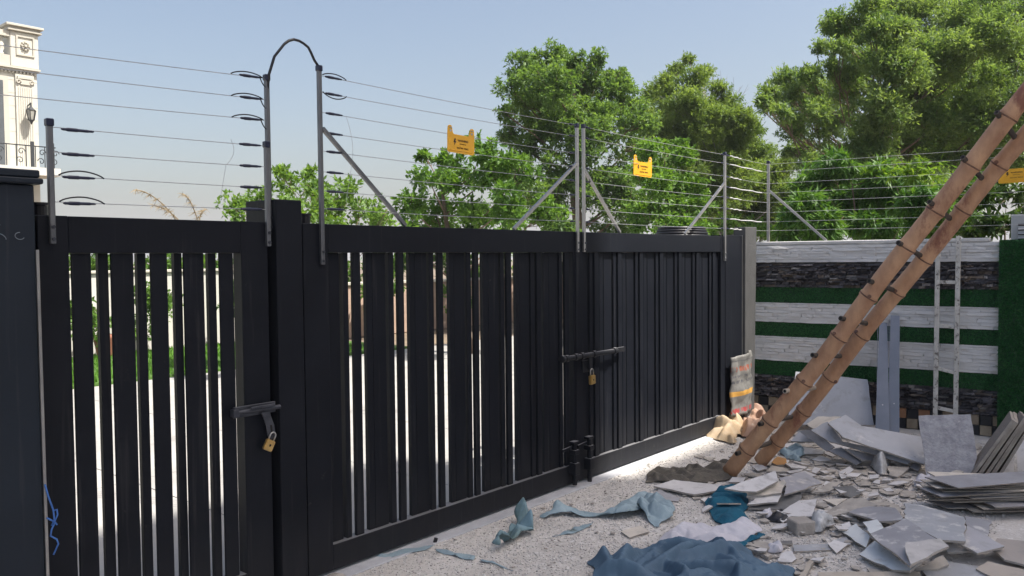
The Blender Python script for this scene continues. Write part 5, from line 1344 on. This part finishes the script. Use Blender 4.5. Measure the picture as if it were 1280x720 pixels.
# cloths and sheets of plastic: outline filled by folded rings
from mathutils.geometry import delaunay_2d_cdt
def cloth(name,label,cat,mat,pts,h,n=40,seed=0,thick=.004,group=None,cell=None,jag=.03,nf=16,ang=.6,spread=1.2,dome=0.,edge=.3,wn=1.,ln0=.22,**kw):
    """a sheet cut to its outline with sharp asymmetric fold ridges, fine wrinkles and an optional bulge"""
    rng=random.Random(seed*31+len(pts)); nr=np.random.RandomState(seed+5); P=[Vector((p[0],p[1])) for p in pts]; c=sum(P,Vector((0,0)))/len(P)
    ar=abs(sum(P[i].x*P[(i+1)%len(P)].y-P[(i+1)%len(P)].x*P[i].y for i in range(len(P))))/2
    cell=cell or max(.009,math.sqrt(ar/1500)); out=[]
    for i_,p in enumerate(P):
        q_=P[(i_+1)%len(P)]; k=max(1,int((q_-p).length/(cell*1.2))); nn=Vector((-(q_-p).y,(q_-p).x)).normalized()
        for s in range(k): v_=p.lerp(q_,s/k); out.append(v_+nn*noise.noise((v_.x*9,v_.y*9,seed))*jag*1.2)
    O=np.array([tuple(v) for v in out]); A,B=O,np.roll(O,-1,0)
    gx,gy=np.meshgrid(np.arange(O[:,0].min(),O[:,0].max(),cell),np.arange(O[:,1].min(),O[:,1].max(),cell*.87)); gx[1::2]+=cell/2
    Q=np.c_[gx.ravel(),gy.ravel()]+nr.normal(0,cell*.13,(gx.size,2))
    cr=((A[None,:,1]>Q[:,None,1])!=(B[None,:,1]>Q[:,None,1]))&(Q[:,None,0]<(B-A)[None,:,0]*(Q[:,None,1]-A[None,:,1])/((B-A)[None,:,1]+1e-12)+A[None,:,0])
    Q=Q[cr.sum(1)%2==1]; dm=np.sqrt(((Q[:,None]-O[None])**2).sum(-1)).min(1); Q=Q[dm>cell*.55]
    vv,ee,ff,_,_,_=delaunay_2d_cdt([Vector(p) for p in O]+[Vector(p) for p in Q],[],[list(range(len(O)))],1,1e-6)
    X=np.array([(v.x,v.y) for v in vv]); m_=len(X); g0=np.array([gz(a,b_) for a,b_ in X])+.004
    tris=[f for f in ff if len(f)==3]; S=math.sqrt(ar)
    dn=np.sqrt(((X[:,None]-O[None])**2).sum(-1)).min(1)/S
    zf=np.zeros(m_)
    for k in range(nf):
        p=X[nr.randint(m_)]; a=nr.normal(ang,spread); u=np.array([math.cos(a),math.sin(a)]); q_=X-p; t=q_@u; s=q_@np.array([-u[1],u[0]])
        ln=S*nr.uniform(ln0,.6); s=s+ .25*t*t/ln*nr.uniform(-1,1); A_=h*nr.uniform(.25,1)**1.3; w1,w2=(A_*nr.uniform(.5,1.0)+.006)*wn,(A_*nr.uniform(1.2,3.2)+.012)*wn
        pr=np.where(s>0,1-s/w1,1+s/w2).clip(0,1)**.85*(1-np.abs(t)/ln).clip(0,1)**.7*A_; zf=np.maximum(zf,pr)
    fine=np.array([1-abs(noise.noise((x*16,y_*16,seed*2.7)))*2+.5*(1-abs(noise.noise((x*34,y_*34,seed)))*2) for x,y_ in X])
    base=np.array([noise.noise((x*3.2,y_*3.2,seed*1.7)) for x,y_ in X])
    zf=zf+np.clip(base,0,1)*h*.35+fine*min(.006,h*.07)+dome*(1-np.exp(-dn*6))
    zf*=np.clip(edge+dn*7,0,1); pos=np.c_[X,g0+np.maximum(zf,0)]
    o=MB().add([tuple(p) for p in pos],[tuple(f) for f in tris]).build(name,mat,smooth=True,origin=(c.x,c.y,0))
    md=o.modifiers.new('folds','SUBSURF'); md.levels=md.render_levels=1
    md=o.modifiers.new('thick','SOLIDIFY'); md.thickness=thick; md.offset=1
    return tag(o,label,cat,group)
cloth('tarpaulin','crumpled blue tarpaulin heaped at the bottom edge','tarpaulin',M['tarp'],CLOTH['tarp'],.125,seed=4,cell=.015,jag=.05,nf=30,spread=2,wn=.42,ln0=.35)
cloth('white_cloth','white cotton cloth lying between the teal cloth and the blue tarpaulin','cloth',M['whitecloth'],CLOTH['white'],.07,seed=1,nf=16,ang=-.9,spread=.6)
cloth('teal_cloth','teal hem of towel sticking out right of the white cloth','cloth',M['teal'],CLOTH['tealhem'],.03,seed=3,thick=.008,nf=5)
cloth('teal_cloth','rounded teal towelling cloth on the gravel beside the board pile','cloth',M['teal'],CLOTH['teal'],.09,seed=4,thick=.012,nf=16,spread=2,dome=.03,jag=.01)
cloth('dark_rag','dusty dark brown rag stretched out left of the ladder foot','rag',M['darkcloth'],CLOTH['dark'],.075,seed=5,thick=.006,nf=30,ang=-.9,spread=1.0,wn=.6,cell=.014)
cloth('plastic_sack','sunlit cream plastic sack crumpled at the right gate foot','sack',M['sack'],CLOTH['sack'],.15,seed=6,nf=22,spread=1.5,dome=.05,cell=.016,wn=.55)
cloth('plastic_sack','pinkish plastic sack crumpled behind the ladder poles','sack',M['pinksack'],CLOTH['pink'],.15,seed=7,nf=22,spread=1.5,dome=.07,cell=.016,wn=.55)
gB='torn pale blue sheets on the gravel'
cloth('torn_sheet','long pale blue torn sheet with a tail pointing left','plastic sheet',M['paleblue'],CLOTH['blueA'],.09,seed=8,thick=.003,group=gB,jag=.05,nf=10,ang=-.7,spread=.5,edge=.7)
cloth('torn_sheet','pale blue sheet folded up right beside the long torn sheet','plastic sheet',M['paleblue'],CLOTH['blueB'],.13,seed=9,thick=.003,group=gB,jag=.05,nf=8,ang=-.4,spread=.8,edge=.7)
cloth('torn_sheet','curled blue green scrap of sheet standing alone on the gravel','plastic sheet',M['greenleaf'],CLOTH['leaf'],.15,seed=10,thick=.003,group=gB,jag=.04,nf=6,ang=.9,spread=.4,edge=.8)
cloth('torn_sheet','light blue crumpled plastic behind the ladder foot','plastic sheet',M['paleblue'],CLOTH['ltblue'],.08,seed=11,thick=.003,group=gB,nf=12)
for i_,(key,lab) in enumerate((('stripA','thin dark blue strip curving on the gravel below the long torn sheet'),('stripB','faint blue strip lying along the gate foot'),('stripC','narrow blue strip right of the pipe stub'),('stripD','narrow blue strip at the bottom edge left of the tarpaulin'))):
    cloth('sheet_strip',lab,'plastic strip',M['paleblue'],CLOTH[key],.02,seed=12+i_,thick=.002,group='narrow blue strips on the gravel',nf=3,edge=.7)
cloth('plastic_lump','crumpled white and black plastic lump before the sloping board pile','plastic',M['clearpl'],CLOTH['lump'],.10,seed=16,nf=14,spread=2,dome=.09)
gP='plastic scraps'
cloth('plastic_scrap','dark plastic scrap beside the small concrete block','plastic',M['blackpl'],CLOTH['dkplastic'],.05,seed=17,group=gP,nf=8)
cloth('plastic_scrap','crumpled clear plastic right of the small concrete block','plastic',M['clearpl'],CLOTH['crumple'],.08,seed=18,group=gP,nf=14,spread=2,dome=.02)
cloth('plastic_scrap','little white plastic knot left of the small concrete block','plastic',M['whitecloth'],CLOTH['whitebag'],.04,seed=19,group=gP,nf=5,dome=.02)
cloth('plastic_scrap','little white plastic ball between the white cloth and the stick','plastic',M['whitecloth'],CLOTH['wbagB'],.04,seed=20,group=gP,nf=5,dome=.02)
cloth('plastic_scrap','white plastic bag scrap by the mesh patterned board','plastic',M['whitecloth'],CLOTH['wbagC'],.06,seed=21,group=gP,nf=8)
# twine on the pier edge
tw=MB(); y=3.588
tw.tube([(1.294,y,.85),(1.305,y,.80),(1.322,y,.74),(1.324,y-.004,.70),(1.315,y,.675)],.0035,6)
tw.tube([(1.324,y,.735),(1.336,y,.738),(1.338,y,.715),(1.326,y,.69),(1.334,y-.004,.675)],.0035,6)
tw.tube([(1.297,y,.712),(1.312,y-.004,.70),(1.328,y,.688),(1.314,y,.66),(1.309,y,.635),(1.332,y,.615),(1.338,y,.595),(1.318,y,.555)],.0035,6)
tag(tw.build('twine',M['bluetwine'],smooth=True,origin=(1.31,y,.7)),'blue twine knotted on the right edge of the left pier','twine')
# small rubble bits: chips of board and tile
n=420; vsb=[];
def chips(n,x0,x1,y0,y1,s0,s1):
    m=MB()
    for _ in range(n):
        x,y_=random.uniform(x0,x1),random.uniform(y0,y1); a=random.uniform(0,6.28); s=random.uniform(s0,s1); k=random.choice((3,4,5)); z_=gz(x,y_)+.008+random.uniform(0,.01)
        m.slab([(x+s*math.cos(a+i*6.28/k+random.uniform(-.4,.4))*random.uniform(.6,1.2),y_+s*math.sin(a+i*6.28/k)*random.uniform(.4,1.),z_+random.uniform(-.006,.006)) for i in range(k)],.006,0,1)
    return m
m=chips(170,5.0,7.6,1.5,2.9,.012,.055); m2=chips(60,3.0,6.0,2.2,3.6,.006,.022); m3=chips(120,6.3,8.5,1.4,3.4,.02,.09); m4=chips(110,4.4,5.8,1.1,2.2,.015,.06); m5=chips(190,5.2,7.4,1.5,2.8,.03,.10); m6=chips(50,6.4,7.6,2.0,3.1,.05,.14)
def shards(n,x0,x1,y0,y1,s0,s1):
    m=MB()
    for _ in range(n):
        x,y_=random.uniform(x0,x1),random.uniform(y0,y1); a=random.uniform(0,6.28); k=random.choice((4,4,5)); s=random.uniform(s0,s1); z_=gz(x,y_)+random.uniform(.012,.05); tx,ty=random.uniform(-.25,.25),random.uniform(-.25,.25); P=[]
        for i in range(k):
            r_=s*random.uniform(.55,1.25); t=a+i*6.283/k+random.uniform(-.3,.3); dx,dy=r_*math.cos(t),r_*.7*math.sin(t); P.append((x+dx,y_+dy,max(gz(x,y_)+.008,z_+dx*tx+dy*ty)))
        m.slab(P,random.uniform(.007,.012),0,1)
    return m
mw=shards(46,5.0,6.6,1.75,2.75,.04,.12); 
for q_ in (shards(26,6.3,7.6,2.1,3.2,.05,.14),shards(26,4.5,5.7,1.25,2.0,.03,.10),shards(22,6.2,7.6,1.3,2.2,.03,.10)): o_=len(mw.v); mw.v+=q_.v; mw.f+=[tuple(i+o_ for i in f) for f in q_.f]; mw.m+=q_.m
mw.build('rubble',[M['board_white'],M['tile_edge']])['kind']='stuff'
for q_ in (m2,m3,m4,m5,m6): o_=len(m.v); m.v+=q_.v; m.f+=[tuple(i+o_ for i in f) for f in q_.f]; m.m+=q_.m
o=m.build('rubble',[M['board_dust'],M['tile_edge']]); o['kind']='stuff'
hz=bpy.data.materials.new('haze'); hz.use_nodes=True; t_=hz.node_tree; t_.nodes.remove(t_.nodes['Principled BSDF']); pv=t_.nodes.new('ShaderNodeVolumePrincipled')
pv.inputs['Color'].default_value=(.93,.95,1,1); pv.inputs['Density'].default_value=.00075; t_.links.new(pv.outputs[0],t_.nodes['Material Output'].inputs['Volume'])
o=MB().box(-1200,1200,-1200,1200,-1.06,38.8).build('haze',hz); o['kind']='stuff'
for o in SC.objects:
    if '_rot' in o: del o['_rot']
